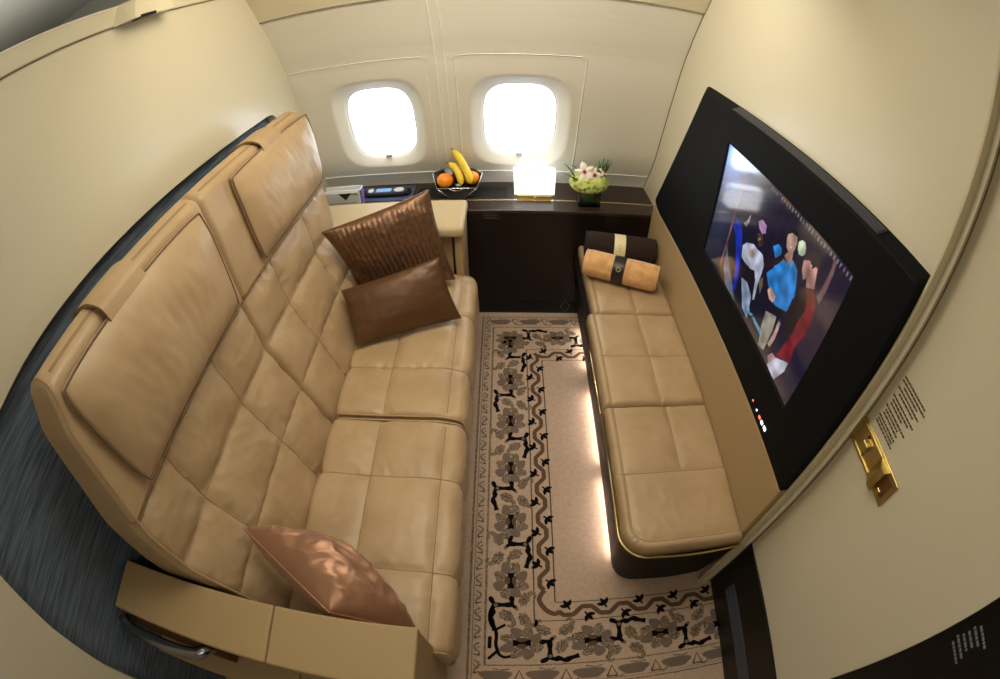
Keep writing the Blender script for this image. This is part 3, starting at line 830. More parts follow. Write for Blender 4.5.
shapes=[
 ('seg',((.197,1.0),(.198,.08)),.006,(150,96,96)),
 ('poly',[(0.614, 0.826), (0.634, 0.867), (0.67, 0.865), (0.682, 0.821), (0.679, 0.764), (0.656, 0.725), (0.628, 0.74), (0.615, 0.786)],0,(222, 178, 158)),
 ('poly',[(0.613, 0.816), (0.618, 0.87), (0.652, 0.889), (0.679, 0.862), (0.661, 0.855), (0.635, 0.848)],0,(26, 18, 20)),
 ('poly',[(0.632, 0.676), (0.651, 0.73), (0.676, 0.762), (0.687, 0.703), (0.669, 0.666)],0,(206, 158, 140)),
 ('poly',[(0.641, 0.754), (0.666, 0.789), (0.659, 0.762)],0,(250, 244, 238)),
 ('poly',[(0.549, 0.651), (0.576, 0.7), (0.604, 0.703), (0.614, 0.663), (0.651, 0.658), (0.675, 0.673), (0.692, 0.717), (0.735, 0.693), (0.754, 0.639), (0.777, 0.55), (0.779, 0.452), (0.755, 0.403), (0.689, 0.361), (0.644, 0.376), (0.6, 0.415), (0.566, 0.459), (0.596, 0.538), (0.592, 0.595)],0,(48, 144, 230)),
 ('poly',[(0.614, 0.663), (0.651, 0.658), (0.675, 0.673), (0.668, 0.634), (0.63, 0.627)],0,(96, 180, 242)),
 ('poly',[(0.675, 0.673), (0.692, 0.717), (0.704, 0.693), (0.694, 0.656)],0,(96, 180, 242)),
 ('poly',[(0.534, 0.494), (0.589, 0.612), (0.627, 0.688), (0.642, 0.678), (0.618, 0.597), (0.558, 0.479)],0,(46, 28, 30)),
 ('poly',[(0.61, 0.381), (0.627, 0.423), (0.675, 0.408), (0.673, 0.356), (0.641, 0.346)],0,(226, 186, 166)),
 ('poly',[(0.68, 0.354), (0.762, 0.415), (0.763, 0.386), (0.686, 0.314)],0,(20, 18, 24)),
 ('poly',[(0.652, 0.258), (0.727, 0.319), (0.737, 0.231), (0.739, 0.042), (0.693, 0.017), (0.663, 0.143)],0,(178, 172, 156)),
 ('poly',[(0.748, 0.319), (0.766, 0.324), (0.773, 0.199), (0.765, 0.113), (0.744, 0.115), (0.752, 0.211)],0,(214, 176, 164)),
 ('poly',[(0.399, 0.686), (0.423, 0.725), (0.462, 0.72), (0.473, 0.668), (0.449, 0.639), (0.418, 0.654)],0,(200, 150, 200)),
 ('poly',[(0.414, 0.609), (0.454, 0.644), (0.476, 0.609), (0.475, 0.563), (0.451, 0.541)],0,(84, 56, 54)),
 ('poly',[(0.431, 0.58), (0.446, 0.607), (0.455, 0.597), (0.439, 0.572)],0,(190, 150, 130)),
 ('poly',[(0.335, 0.418), (0.359, 0.467), (0.411, 0.514), (0.451, 0.516), (0.499, 0.528), (0.531, 0.479), (0.535, 0.408), (0.535, 0.317), (0.463, 0.351), (0.406, 0.337), (0.354, 0.334)],0,(210, 216, 238)),
 ('poly',[(0.396, 0.447), (0.421, 0.482), (0.448, 0.469), (0.439, 0.423), (0.406, 0.408)],0,(224, 180, 166)),
 ('poly',[(0.424, 0.324), (0.482, 0.373), (0.508, 0.327), (0.507, 0.241), (0.454, 0.268)],0,(28, 24, 28)),
 ('poly',[(0.532, 0.361), (0.554, 0.41), (0.573, 0.356), (0.572, 0.287)],0,(120, 100, 86)),
 ('poly',[(0.508, 0.327), (0.513, 0.381), (0.527, 0.373), (0.551, 0.211), (0.537, 0.192)],0,(196, 206, 220)),
 ('poly',[(0.404, 0.216), (0.461, 0.241), (0.523, 0.197), (0.552, 0.037), (0.489, 0.049)],0,(158, 176, 206)),
 ('poly',[(0.7, 0.87), (0.72, 0.88), (0.737, 0.857), (0.744, 0.821), (0.731, 0.791), (0.71, 0.781), (0.693, 0.806), (0.687, 0.843)],0,(218, 238, 200)),
 ('poly',[(0.769, 0.518), (0.811, 0.654), (0.842, 0.624), (0.855, 0.563), (0.849, 0.472), (0.848, 0.364), (0.815, 0.312), (0.77, 0.373)],0,(24, 20, 28)),
 ('poly',[(0.803, 0.781), (0.828, 0.848), (0.844, 0.769), (0.856, 0.715), (0.813, 0.673), (0.796, 0.725)],0,(204, 152, 142)),
 ('poly',[(0.749, 0.786), (0.762, 0.823), (0.793, 0.813), (0.806, 0.774), (0.797, 0.72), (0.783, 0.686), (0.759, 0.725)],0,(196, 148, 138)),
 ('poly',[(0.745, 0.806), (0.765, 0.875), (0.807, 0.902), (0.838, 0.87), (0.834, 0.828), (0.807, 0.828), (0.779, 0.821), (0.755, 0.791)],0,(58, 48, 54)),
 ('poly',[(0.787, 0.801), (0.8, 0.813), (0.806, 0.784), (0.794, 0.776)],0,(222, 172, 160)),
 ('poly',[(0.817, 0.673), (0.855, 0.708), (0.894, 0.658), (0.915, 0.555), (0.91, 0.442), (0.892, 0.329), (0.907, 0.216), (0.82, 0.13), (0.834, 0.253), (0.848, 0.364), (0.849, 0.472), (0.858, 0.565)],0,(128, 26, 44)),
 ('poly',[(0.777, 0.057), (0.794, 0.115), (0.828, 0.123), (0.831, 0.071), (0.8, 0.029)],0,(228, 176, 176)),
 ('poly',[(0.796, 0.01), (0.827, 0.125), (0.901, 0.209), (0.903, 0.138), (0.872, 0.007)],0,(226, 226, 244)),
 ('poly',[(0.894, 0.907), (0.887, 0.966), (0.906, 0.971), (0.913, 0.885), (0.913, 0.794), (0.906, 0.676), (0.883, 0.7), (0.89, 0.801)],0,(140, 102, 104)),
 ('poly',[(0.208, 0.457), (0.231, 0.538), (0.276, 0.531), (0.317, 0.452), (0.338, 0.351), (0.377, 0.206), (0.39, 0.074), (0.363, 0.074), (0.327, 0.241), (0.283, 0.351), (0.244, 0.435)],0,(28, 56, 205)),
 ('poly',[(0.292, 0.563), (0.315, 0.612), (0.328, 0.678), (0.332, 0.614), (0.317, 0.558)],0,(176, 168, 156)),
 ('poly',[(.205,.28),(.25,.20),(.34,.10),(.42,.0),(.30,.0),(.23,.10)],0,(110,120,140)),
]
V=[];F=[];cols=[]
for j in range(NT+1):
    for i in range(NS+1):
        s,t=i/NS,j/NT; V.append((.7050,1.340-.710*s,.832+.407*t))
        base=(13+12*s,13+8*s,24+22*s)
        # drapes
        dr=.5+.5*math.sin(s*150+3*math.sin(t*3)); k=.26*(.5+.5*math.sin(s*115+2*math.sin(t*3)))**3*sm(.2,.7,t)*sm(.40,.5,s)
        base=tuple(b+26*k for b in base)
        hz=math.exp(-((s-.06)/.16)**2)*(.25+.75*t); 
        base=tuple(b+c*hz for b,c in zip(base,(66,74,98)))
        bl=math.exp(-((s)/.3)**2-((t-1.05)/.35)**2); base=tuple(b+c*bl for b,c in zip(base,(50,95,165)))  # bluish window reflection at the upper left, painted into the picture colours
        col=base
        if t>.955 and s>.42:
            tt=(s*48)%1
            if abs(tt-.5)<.22 and noise.noise((s*40,t*30,1))>-.25 and t<.985: col=(118,110,122)
        for kd,a,b,c in shapes:
            if kd=='poly': hit=pip(a,s,t)
            elif kd=='ell': hit=ell(s,t,*a,b)
            else: hit=seg(s,t,a[0],a[1],b)
            if hit:
                sh=.82+.36*noise.noise((s*22,t*13,5.)); col=tuple(x*sh for x in c)
        if .52<s<.69 and .085<t<.118 and ((s*130)%1)<.6 and noise.noise((s*70,t*40,2))>-.3: col=(110,175,200)
        cols.append(tuple(lin(tuple(max(0,min(255,x)) for x in col)))+(1,))
W=NS+1
for j in range(NT):
    for i in range(NS): a=j*W+i; F.append((a,a+1,a+W+1,a+W))
me=bpy.data.meshes.new('screen'); me.from_pydata(V,[],F)
ca=me.color_attributes.new('picture','FLOAT_COLOR','POINT'); ca.data.foreach_set('color',[x for c in cols for x in c])
sm_=bpy.data.materials.new('screen_picture'); sm_.use_nodes=True; nt=sm_.node_tree; b=nt.nodes['Principled BSDF']
at_=nt.nodes.new('ShaderNodeAttribute'); at_.attribute_name='picture'
b.inputs['Base Color'].default_value=(.006,.006,.008,1); b.inputs['Roughness'].default_value=.11; b.inputs['Specular IOR Level'].default_value=1.0; b.inputs['Coat Weight'].default_value=1.0; b.inputs['Coat IOR'].default_value=1.75; b.inputs['Coat Roughness'].default_value=.07
nt.links.new(at_.outputs['Color'],b.inputs['Emission Color']); b.inputs['Emission Strength'].default_value=1.0
me.materials.append(sm_); so=bpy.data.objects.new('screen',me); C.objects.link(so); so.parent=tv; so.matrix_parent_inverse=tv.matrix_world.inverted()
for (y,z,rr,m_) in ((.746,.720,.0020,'ind_r'),(.712,.719,.0020,'ind_w'),(.686,.719,.0038,'ind_r'),(.667,.720,.0042,'ind_w'),(.645,.722,.0048,'ind_w')):
    g=MB(); g.box(.6975,.6999,y-rr*1.5,y+rr*1.5,z-rr,z+rr,.0006); g.build('indicator_light',m_,tv)
# ------------------------------------------------------------ brass latch and notice on the door
lt=thing('door_latch','brushed brass recessed latch plate on the cream door beside the television','latch',(.78,.36,.97))
g=MB(); g.box(.7745,.7805,.262,.4530,.935,1.010,.002)
# surrounding frame and catch
pl=g.build('plate','gold2',lt)
for zz in (.9995,.941): rbox('raised_rim',(.771,.776,.345,.4525,zz,zz+.005),.001,'gold',pl)
g=MB()
Vv=[(.775,.345,.946),(.775,.345,1.000),(.757,.318,1.000),(.757,.318,.946),(.757,.300,.946),(.757,.300,.992),(.775,.300,.946),(.775,.300,.992)]
g.add([(.775,.347,.942),(.775,.347,1.003),(.756,.322,1.003),(.756,.322,.942),(.756,.304,.942),(.756,.304,1.003),(.775,.304,.942),(.775,.304,1.003)],[(0,3,2,1),(3,4,5,2),(4,6,7,5),(2,5,7,1),(0,6,4,3)])
g.build('pull','gold',lt)
rbox('finger_recess',(.7725,.7748,.276,.303,.950,1.000),.001,'bronze',lt)
rbox('catch_block',(.765,.7746,.284,.298,.948,.964),.002,'gold',lt)
g=MB(); g.box(.762,.7746,.385,.409,.962,.984,.003); g.build('turn_knob','gold2',lt)
for yy,zz in ((.404,.993),(.389,.953)): g=MB(); g.tube([(.7752,yy,zz),(.770,yy,zz)],.004,10); g.build('screw','chrome',lt)
nt_=thing('printed_notice','small dark printed instruction notice on the cream door above the brass latch','notice',(.78,.38,1.1))
rows=[(1.156,.432,.338),(1.147,.432,.330),(1.138,.418,.352),(1.128,.432,.336),(1.119,.420,.350),(1.106,.432,.334),(1.097,.425,.345),(1.088,.424,.366),(1.076,.432,.338),(1.067,.424,.360),(1.058,.424,.352),(1.046,.432,.350),(1.038,.428,.352),(1.030,.430,.345)]
g=MB(); 
for k,(z,a,b_) in enumerate(rows):
    y=a
    a=a-.004
    y=a
    while y>b_:
        w_=random.uniform(.004,.012); y2=max(b_,y-w_)
        g.box(.7788,.7797,y2,y,z-.0022,z+.0018); y=y2-.0018
g.build('lettering','print',nt_)
nt2=thing('printed_notice','small pale printed notice on the black panel near the lower right corner','notice',(.80,-.12,1.08))
g=MB()
for k in range(6):
    z=1.02+.0155*k; y=-.092-.01*random.random()
    while y>-.150+.02*random.random():
        y2=y-random.uniform(.005,.014); g.box(.7988,.8003,y2,y,z-.0028,z+.0028); y=y2-.0022
g.build('lettering','printw',nt2)
# ------------------------------------------------------------ console
con=thing('side_console','dark espresso console cabinet running below the windows','cabinet',(-.1,2.1,0))
rbox('cabinet_body',(-.935,.742,1.962,2.285,.092,.609),.002,'wood',con)
rbox('worktop',(-.945,.742,1.958,2.292,.6095,.627),.003,'woodtop',con)
g=MB(); g.box(-.93,.70,1.9665,2.25,.001,.091); g.build('plinth','kick',con)
g=MB()
for k in range(46):
    x=-.15+.0125*k
    if x>.37: break
    g.tube([(x,1.9655,.012),(x+.03,1.9655,.085)],.0016,4); g.tube([(x+.03,1.9655,.012),(x,1.9655,.085)],.0016,4)
g.build('mesh_grille','blackp',con)
g=MB(); g.tube([(.30,1.9645,.05),(.325,1.9645,.09),(.35,1.9645,.05),(.325,1.9645,.012)],.0016,4,closed=True); g.build('diamond_ornament','printw',con)
g=MB(); g.box(-.72,.742,2.062,2.074,.6265,.6285,.0006); g.box(-.945,-.72,2.062,2.074,.6265,.6285,.0006); g.build('metal_inlay','champagne',con)
g=MB(); g.box(-.44,.012,2.10,2.212,.627,.6305,.002); g.build('flush_tray','kick',con)
g=MB(); g.box(-.905,-.46,2.085,2.255,.627,.6295,.002); g.build('glass_inset','bluegrey',con)
g=MB(); g.box(-.70,-.46,1.985,2.058,.627,.6295,.002); g.build('glass_inset','bluegrey',con)
g=MB()
for zz,yy,a,b_ in ((.604,1.961,-.097,-.045),(.597,1.961,-.103,-.035),(.587,1.961,-.095,-.04),(.580,1.961,-.103,-.028)):
    x=a
    while x<b_:
        x2=x+random.uniform(.004,.01); g.box(x,x2,1.9608,1.9617,zz-.0016,zz+.0016); x=x2+.0016
g.build('lettering','printd',con)
# handset set in the console
hd=thing('remote_handset','dark oval control handset with a blue display set in the console under the left window','remote control',(-.6,2.16,.63))
g=MB(); ol=[]
def oval(cx,cy,hw,hh,z,n=40,e=4): return [(cx+hw*(abs(math.cos(a))**(2/e))*(1 if math.cos(a)>=0 else -1),cy+hh*(abs(math.sin(a))**(2/e))*(1 if math.sin(a)>=0 else -1),z) for a in [2*PI*k/n for k in range(n)]]
def slab(o,cx,cy,hw,hh,z0,z1,i=0,e=4):
    A_=oval(cx,cy,hw,hh,z0,e=e); B_=oval(cx,cy,hw,hh,z1,e=e); n=len(A_)
    o.add(A_+B_,[tuple(range(n))[::-1],tuple(range(n,2*n))]+[(k,(k+1)%n,n+(k+1)%n,n+k) for k in range(n)],i)
slab(g,-.60,2.165,.125,.046,.6297,.641); g.build('cradle','blackp',hd)
g=MB(); slab(g,-.60,2.16,.105,.032,.641,.652); g.build('handset_body','vent',hd)
rbox('display',(-.655,-.575,2.142,2.180,.6521,.6535),.0005,'lcd',hd)
for xx,hw_,hh_ in ((-.535,.026,.024),(-.682,.015,.022)): g=MB(); slab(g,xx,2.16,hw_,hh_,.652,.6545,e=2); g.build('keypad','white',hd)
# brochure rack
br=thing('brochure_holder','white open brochure holder at the left end of the console','holder',(-.8,2.07,.627))
g=MB(); g.box(-.90,-.70,2.045,2.052,.6275,.716,.001); g.box(-.90,-.70,2.090,2.096,.6275,.720,.001); g.box(-.706,-.70,2.045,2.096,.6275,.718,.001); g.box(-.90,-.70,2.045,2.096,.6275,.632,.001)
g.build('rack','white',br)
g=MB(); g.box(-.7005,-.699,2.05,2.092,.635,.714,.0005); g.build('edge_strip','purple',br)
bc=thing('brochure','grey brochure with a dark triangle standing in front of the white holder','brochure',(-.8,2.04,.627))
rbox('cover',(-.885,-.712,2.034,2.043,.6275,.708),.001,'paper',bc)
mesh('printed_triangle',[(-.815,2.0335,.706),(-.745,2.0335,.706),(-.780,2.0335,.668)],[(0,1,2)],'darkband',bc)
mesh('printed_triangle',[(-.745,2.0336,.706),(-.714,2.0336,.706),(-.714,2.0336,.690),(-.765,2.0336,.698)],[(0,3,2,1)],'green',bc)
g=MB(); 
for x in [ -.87+.011*k for k in range(13)]:
    g.box(x,x+.008,2.0334,2.0342,.650,.6535)
g.build('lettering','print',bc)
# ------------------------------------------------------------ fruit bowl
bw=thing('fruit_bowl','black lacquered faceted bowl with silver edges on the console between the windows','bowl',(-.24,2.10,.627))
cxb,cyb=-.228,2.105
rimp=[(-.322,2.042,.702),(-.346,2.105,.760),(-.300,2.185,.748),(-.160,2.185,.748),(-.108,2.105,.752),(-.132,2.042,.702)]
midp=[(-.284,2.052,.665),(-.292,2.10,.672),(-.27,2.135,.672),(-.19,2.135,.672),(-.164,2.10,.672),(-.172,2.052,.665)]
basp=[(-.245,2.062,.6285),(-.250,2.09,.6285),(-.240,2.11,.6285),(-.212,2.11,.6285),(-.204,2.09,.6285),(-.210,2.062,.6285)]
V=basp+midp+rimp; F=[tuple(range(6))[::-1]]
for k in range(2):
    for q in range(6):
        a,b_,c_,d_=k*6+q,k*6+(q+1)%6,(k+1)*6+(q+1)%6,(k+1)*6+q; F+= [(a,b_,c_),(a,c_,d_)] if q%2 else [(a,b_,d_),(b_,c_,d_)]
bo=mesh('bowl_shell',V,F,'bowl',bw)
md=bo.modifiers.new('s','SOLIDIFY'); md.thickness=.004; md.offset=0
g=MB(); g.tube(rimp,.0028,6,closed=True)
for A_ in ((rimp[0],midp[0],basp[0]),(rimp[5],midp[5],basp[5]),(rimp[1],midp[1],basp[1]),(rimp[4],midp[4],basp[4])): g.tube(A_,.0028,6)
g.tube([(-.262,2.040,.702),(-.245,2.046,.688),(-.215,2.046,.688),(-.198,2.040,.702)],.0035,6); g.build('silver_edge','bowlin',bw,True)
def sphere(name,c,r,m,sq=.92,label='',cat='',group=None,sc=(1,1)):
    bm=bmesh.new(); bmesh.ops.create_uvsphere(bm,u_segments=32,v_segments=20,radius=r)
    for v in bm.verts:
        d=math.hypot(v.co.x,v.co.y)/r
        v.co.z*=sq; 
        if v.co.z>0 and d<.3: v.co.z-=.06*r*(1-d/.3)
    me=bpy.data.meshes.new(name); bm.to_mesh(me); bm.free(); me.materials.append(M[m]); me.polygons.foreach_set('use_smooth',[True]*len(me.polygons))
    o=bpy.data.objects.new(name,me); C.objects.link(o); o.location=c; tag(o,label,cat,group); return o
sphere('orange',(-.285,2.082,.728),.040,'orange',.9,'orange at the left of the fruit bowl','orange')
sphere('orange',(-.158,2.102,.732),.036,'orange',.9,'orange at the right of the fruit bowl behind the long banana','orange')
sphere('plum',(-.228,2.150,.716),.034,'plum',.95,'dark plum at the back of the fruit bowl behind the bananas','plum')
sphere('plum',(-.168,2.158,.728),.027,'plum',.95,'dark plum at the right rear of the fruit bowl','plum')
def banana(pts,r,label):
    P=cat_rom(pts,7); n=len(P); R=[]
    for k in range(n):
        t=k/(n-1); R.append(r*min(1,(.22+2.6*min(t,1-t)**.75)) if min(t,1-t)<.3 else r)
    t_=thing('banana',label,'banana',pts[0]); g=MB(); g.tube(P,R,10); g.build('fruit','banana',t_,True)
    d=(P[-1]-P[-2]).normalized(); g=MB(); g.tube([P[-1]-d*.002,P[-1]+d*.012],[R[-1]*.95,R[-1]*.8],8); g.build('stem','tip',t_,True)
banana([(-.205,2.052,.716),(-.212,2.078,.748),(-.236,2.108,.782),(-.268,2.128,.800)],.0175,'shorter banana lying beside the left orange in the fruit bowl')
banana([(-.160,2.052,.722),(-.176,2.080,.765),(-.208,2.112,.820),(-.246,2.132,.868)],.0190,'longer banana standing tallest in the fruit bowl')
# ------------------------------------------------------------ pearl box
bx=thing('decorative_box','glowing white marbled box with gold trim and clasp on the console','box',(.142,2.1,.627))

for yy,zz in ((2.0885,.762),(2.081,.650)): g=MB(); g.tube([(.043,yy,zz),(.239,yy,zz)],.0024,6); g.build('gold_edging','gold',bx)
g=MB(); g.box(.058,.225,2.074,2.160,.6275,.647,.002); g.build('base','gold',bx)
g=MB(); g.tube([(.142,2.073,.640),(.142,2.066,.638)],.005,10); g.tube([(.142,2.069,.634),(.142,2.068,.628)],.003,8); g.build('clasp','champagne',bx,True)
g=MB(); g.add([(.046,2.082,.648),(.238,2.082,.648),(.238,2.168,.648),(.046,2.168,.648),(.040,2.090,.765),(.241,2.090,.765),(.241,2.158,.765),(.040,2.158,.765)],[(0,1,5,4),(1,2,6,5),(2,3,7,6),(3,0,4,7),(4,5,6,7),(3,2,1,0)])
for (a,z,w_) in ((.052,.745,.018),(.10,.752,.022),(.185,.750,.018),(.21,.738,.024),(.058,.728,.026),(.145,.730,.028),(.085,.732,.02),(.21,.712,.026),(.052,.700,.02),(.075,.695,.024),(.15,.688,.02),(.09,.690,.015),(.215,.678,.018),(.14,.670,.055),(.12,.756,.05),(.17,.706,.018),(.10,.664,.025)):
    y=2.0805+(z-.648)/.117*.008; g.tube([(a,y,z),(a+w_*.5,y,z+.002*math.sin(a*90)),(a+w_,y,z-.0005)],[.0008,.0021,.0006],5,1)
g.build('box_body',['box','boxvein'],bx)
# ------------------------------------------------------------ flowers
vs=thing('glass_vase','square clear glass vase lined with dark leaves at the right end of the console','vase',(.40,2.055,.627))
g=MB(); a_,b_,c_,d_=.350,.452,2.010,2.106
g.box(a_,b_,c_,c_+.004,.628,.715,.001); g.box(a_,b_,d_-.004,d_,.628,.715,.001); g.box(a_,a_+.004,c_+.004,d_-.004,.628,.715,.001); g.box(b_-.004,b_,c_+.004,d_-.004,.628,.715,.001); g.box(a_,b_,c_,d_,.6275,.638,.002)
g.build('glass_wall','glass',vs)
bq=thing('flower_bouquet','low bouquet of green hydrangea and white orchids with grass blades in the square vase','flowers',(.40,2.055,.64))
g=MB()
V=[];F=[]
n=40
for j in range(6):
    for k in range(n):
        a=2*PI*k/n; rx=.044; e_=(abs(math.cos(a))**5+abs(math.sin(a))**5)**(-1/5)
        V.append((.401+rx*math.cos(a)*min(e_,1.3)*.96,2.058+.041*math.sin(a)*min(e_,1.3)*.96+.002*math.sin(k*1.9+j),.640+.0145*j))
for j in range(5):
    for k in range(n): F.append((j*n+k,j*n+(k+1)%n,(j+1)*n+(k+1)%n,(j+1)*n+k))
F.append(tuple(range(n))[::-1]); F.append(tuple(5*n+k for k in range(n)))
mesh('leaf_lining',V,F,'leaf',bq,smooth=True)
g=MB()
cc=Vector((.398,2.060,.738))
bm=bmesh.new(); bmesh.ops.create_icosphere(bm,subdivisions=3,radius=1)
g.add([cc+Vector((v.co.x*.088,v.co.y*.066,v.co.z*.046)) for v in bm.verts],[[v.index for v in f.verts] for f in bm.faces],2); bm.free()
for k in range(420):
    u=random.uniform(-.75,1); a=random.uniform(0,2*PI); s_=math.sqrt(1-u*u); nn=Vector((s_*math.cos(a),s_*math.sin(a),u))
    p=cc+Vector((nn.x*.094,nn.y*.072,nn.z*.052)); t1=nn.orthogonal().normalized(); t2=nn.cross(t1); r0=random.uniform(.0085,.012); ph=random.uniform(0,PI)
    for q in range(4):
        an=ph+PI/2*q; d=t1*math.cos(an)+t2*math.sin(an); e=nn.cross(d)
        g.add([p,p+d*r0*.6+e*r0*.45+nn*.0015,p+d*r0*1.15+nn*.001*random.random(),p+d*r0*.6-e*r0*.45+nn*.0015],[(0,1,2,3)],0)
g.build('hydrangea_head',['hydr','leaf','hydrin'],bq)
def orchid(c,nrm,s,rot):
    nn=Vector(nrm).normalized(); t1=nn.orthogonal().normalized(); t2=nn.cross(t1); g=MB()
    for k in range(5):
        an=rot+2*PI*k/5; d=t1*math.cos(an)+t2*math.sin(an); e=nn.cross(d); V=[];F=[]
        wid=.34 if k%2 else .26
        for j in range(7):
            t=j/6; w_=wid*s*math.sin(PI*min(1,t*.93+.07))**.7; h=.10*s*math.sin(PI*t*.9)
            for q in (-1,-.5,0,.5,1): V.append(Vector(c)+d*s*t+e*w_*q+nn*(h-.12*s*abs(q)))
        for j in range(6):
            for q in range(4): a=j*5+q; F.append((a,a+1,a+6,a+5))
        g.add(V,F,0)
    o=g.build('orchid_bloom','petal',bq,True)
    g=MB()
    for k in range(4):
        an=rot+2*PI*k/4; d=(t1*math.cos(an)+t2*math.sin(an)); g.tube([Vector(c)+nn*.002,Vector(c)+nn*.008+d*.006,Vector(c)+nn*.014+d*.009],[.003,.0045,.002],6)
    g.build('bloom_throat','magenta',o,True)
orchid((.366,2.025,.805),(-.25,-.85,.45),.052,.4)
orchid((.412,2.022,.792),(.15,-.9,.4),.040,1.1)
orchid((.462,2.065,.800),(.6,-.5,.6),.032,.2)
g=MB()
def blade(a,b_,c_,w_):
    P=cat_rom([a,b_,c_],8); n=len(P); V=[];F=[]
    for k,p in enumerate(P):
        t=k/(n-1); ww=w_*(1-t**3*.85); V+=[p+Vector((ww,0,ww*.3)),p+Vector((0,-.0012,0)),p-Vector((ww,0,ww*.3))]
    for k in range(n-1):
        for q in range(2): F.append((3*k+q,3*k+q+1,3*k+q+4,3*k+q+3))
    mesh('grass_blade',V,F,'blade',bq)
blade((.345,2.05,.735),(.305,2.045,.800),(.270,2.045,.838),.0035); blade((.350,2.04,.735),(.305,2.03,.775),(.264,2.03,.796),.0035)
blade((.355,2.03,.735),(.318,2.02,.775),(.283,2.02,.785),.003); blade((.36,2.05,.74),(.33,2.05,.81),(.300,2.05,.830),.003)
for k in range(9):
    dx=.006*(k%3); blade((.425+.004*k,2.06+.003*(k%2),.745),(.436+.006*k,2.06+.004*(k%3),.812),(.438+.0065*k+dx,2.065,.855+.004*((k*5)%4)),.0036)
# ------------------------------------------------------------ cushions (loose)
PC=1.0
def pillow(name, TL,TR,BR,BL, thick, m, label, rib=False, piping=None, seed=0, back=.6, N=72):
    TL,TR,BR,BL=[Vector(p) for p in (TL,TR,BR,BL)]; V=[];F=[]
    nrm=((TR-TL).cross(TL-BL)).normalized()*-1
    nrm=(TR-TL).cross(BL-TL).normalized()*-1
    # make the front normal face the camera
    cen=(TL+TR+BR+BL)/4
    if nrm.dot(Vector((0,0,1.65))-cen)<0: nrm=-nrm
    for side in (1,-1):
        for j in range(N+1):
            for i in range(N+1):
                u,v=i/N,j/N
                cu,cv=u*2-1,v*2-1
                pin=1-.055*((1-cu*cu)*cv**2) ; pin2=1-.055*((1-cv*cv)*cu**2)
                uu=.5+cu*pin2/2; vv=.5+cv*pin/2
                p=(TL*(1-uu)+TR*uu)*(1-vv)+(BL*(1-uu)+BR*uu)*vv
                e=max(0,(1-cu**2))*max(0,(1-cv**2))
                h=thick*e**.42*(1-.12*(cu*cu+cv*cv))
                if e>0:
                    em=min(1,e*6)
                    cr=noise.noise((u*5+seed,v*5,seed))*.006+(1-2*abs(noise.noise((u*9+seed,v*7,seed*2+4))))*.0030
                    # puckers radiating from the edge
                    pk=.0030*math.sin((u*46 if abs(cv)>abs(cu) else v*36)+seed)*math.exp(-min(1-abs(cu),1-abs(cv))/.10)
                    h+=(cr*(.35 if m=='brownsatin' else 2.0 if m=='satin' else 1)+pk*(1.6 if m=='satin' else 1))*em
                    if rib and side==1: h+=.0050*(abs(math.sin(u*PI*21+.5*math.sin(v*7)))**.7)*em*(1+.25*noise.noise((u*60,v*50,2)))
                V.append(p+nrm*h*(1 if side==1 else -back))
    n=(N+1)**2
    for j in range(N):
        for i in range(N):
            a=j*(N+1)+i; q=(a,a+1,a+N+2,a+N+1)
            F.append(q[::-1]); F.append(tuple(n+t for t in q))
    o=mesh(name,V,F,m,smooth=True)
    # consistent outward normals
    bm=bmesh.new(); bm.from_mesh(o.data); bmesh.ops.remove_doubles(bm,verts=bm.verts,dist=.0003); bmesh.ops.recalc_face_normals(bm,faces=bm.faces); bm.to_mesh(o.data); bm.free()
    o.data.polygons.foreach_set('use_smooth',[True]*len(o.data.polygons))
    tag(o,label,'cushion')
    rim=[i for i in range(N+1)]+[j*(N+1)+N for j in range(1,N+1)]+[N*(N+1)+i for i in range(N-1,-1,-1)]+[j*(N+1) for j in range(N-1,0,-1)]
    if piping:
        g=MB(); g.tube([V[k] for k in rim],.0026,6,closed=True); g.build('piping',piping,o,True)
    return o
pillow('throw_pillow',(-.678,1.455,.822),(-.288,1.625,.893),(-.205,1.585,.500),(-.60,1.535,.490),.066,'satinrib','square ribbed bronze pillow leaning on the far armrest',rib=True,piping='satinrib',seed=2.,N=190)
pillow('throw_pillow',(-.612,1.36,.617),(-.238,1.445,.700),(-.165,1.365,.478),(-.545,1.21,.475),.050,'brownsatin','small plain dark brown satin pillow in front of the ribbed one',piping='brownsatin',seed=5.)
pillow('throw_pillow',(-.630,.372,.665),(-.375,.205,.640),(-.200,.210,.480),(-.450,.385,.490),.115,'satin','copper satin pillow wedged between backrest and near armrest',piping='satin',seed=9.,back=.5)
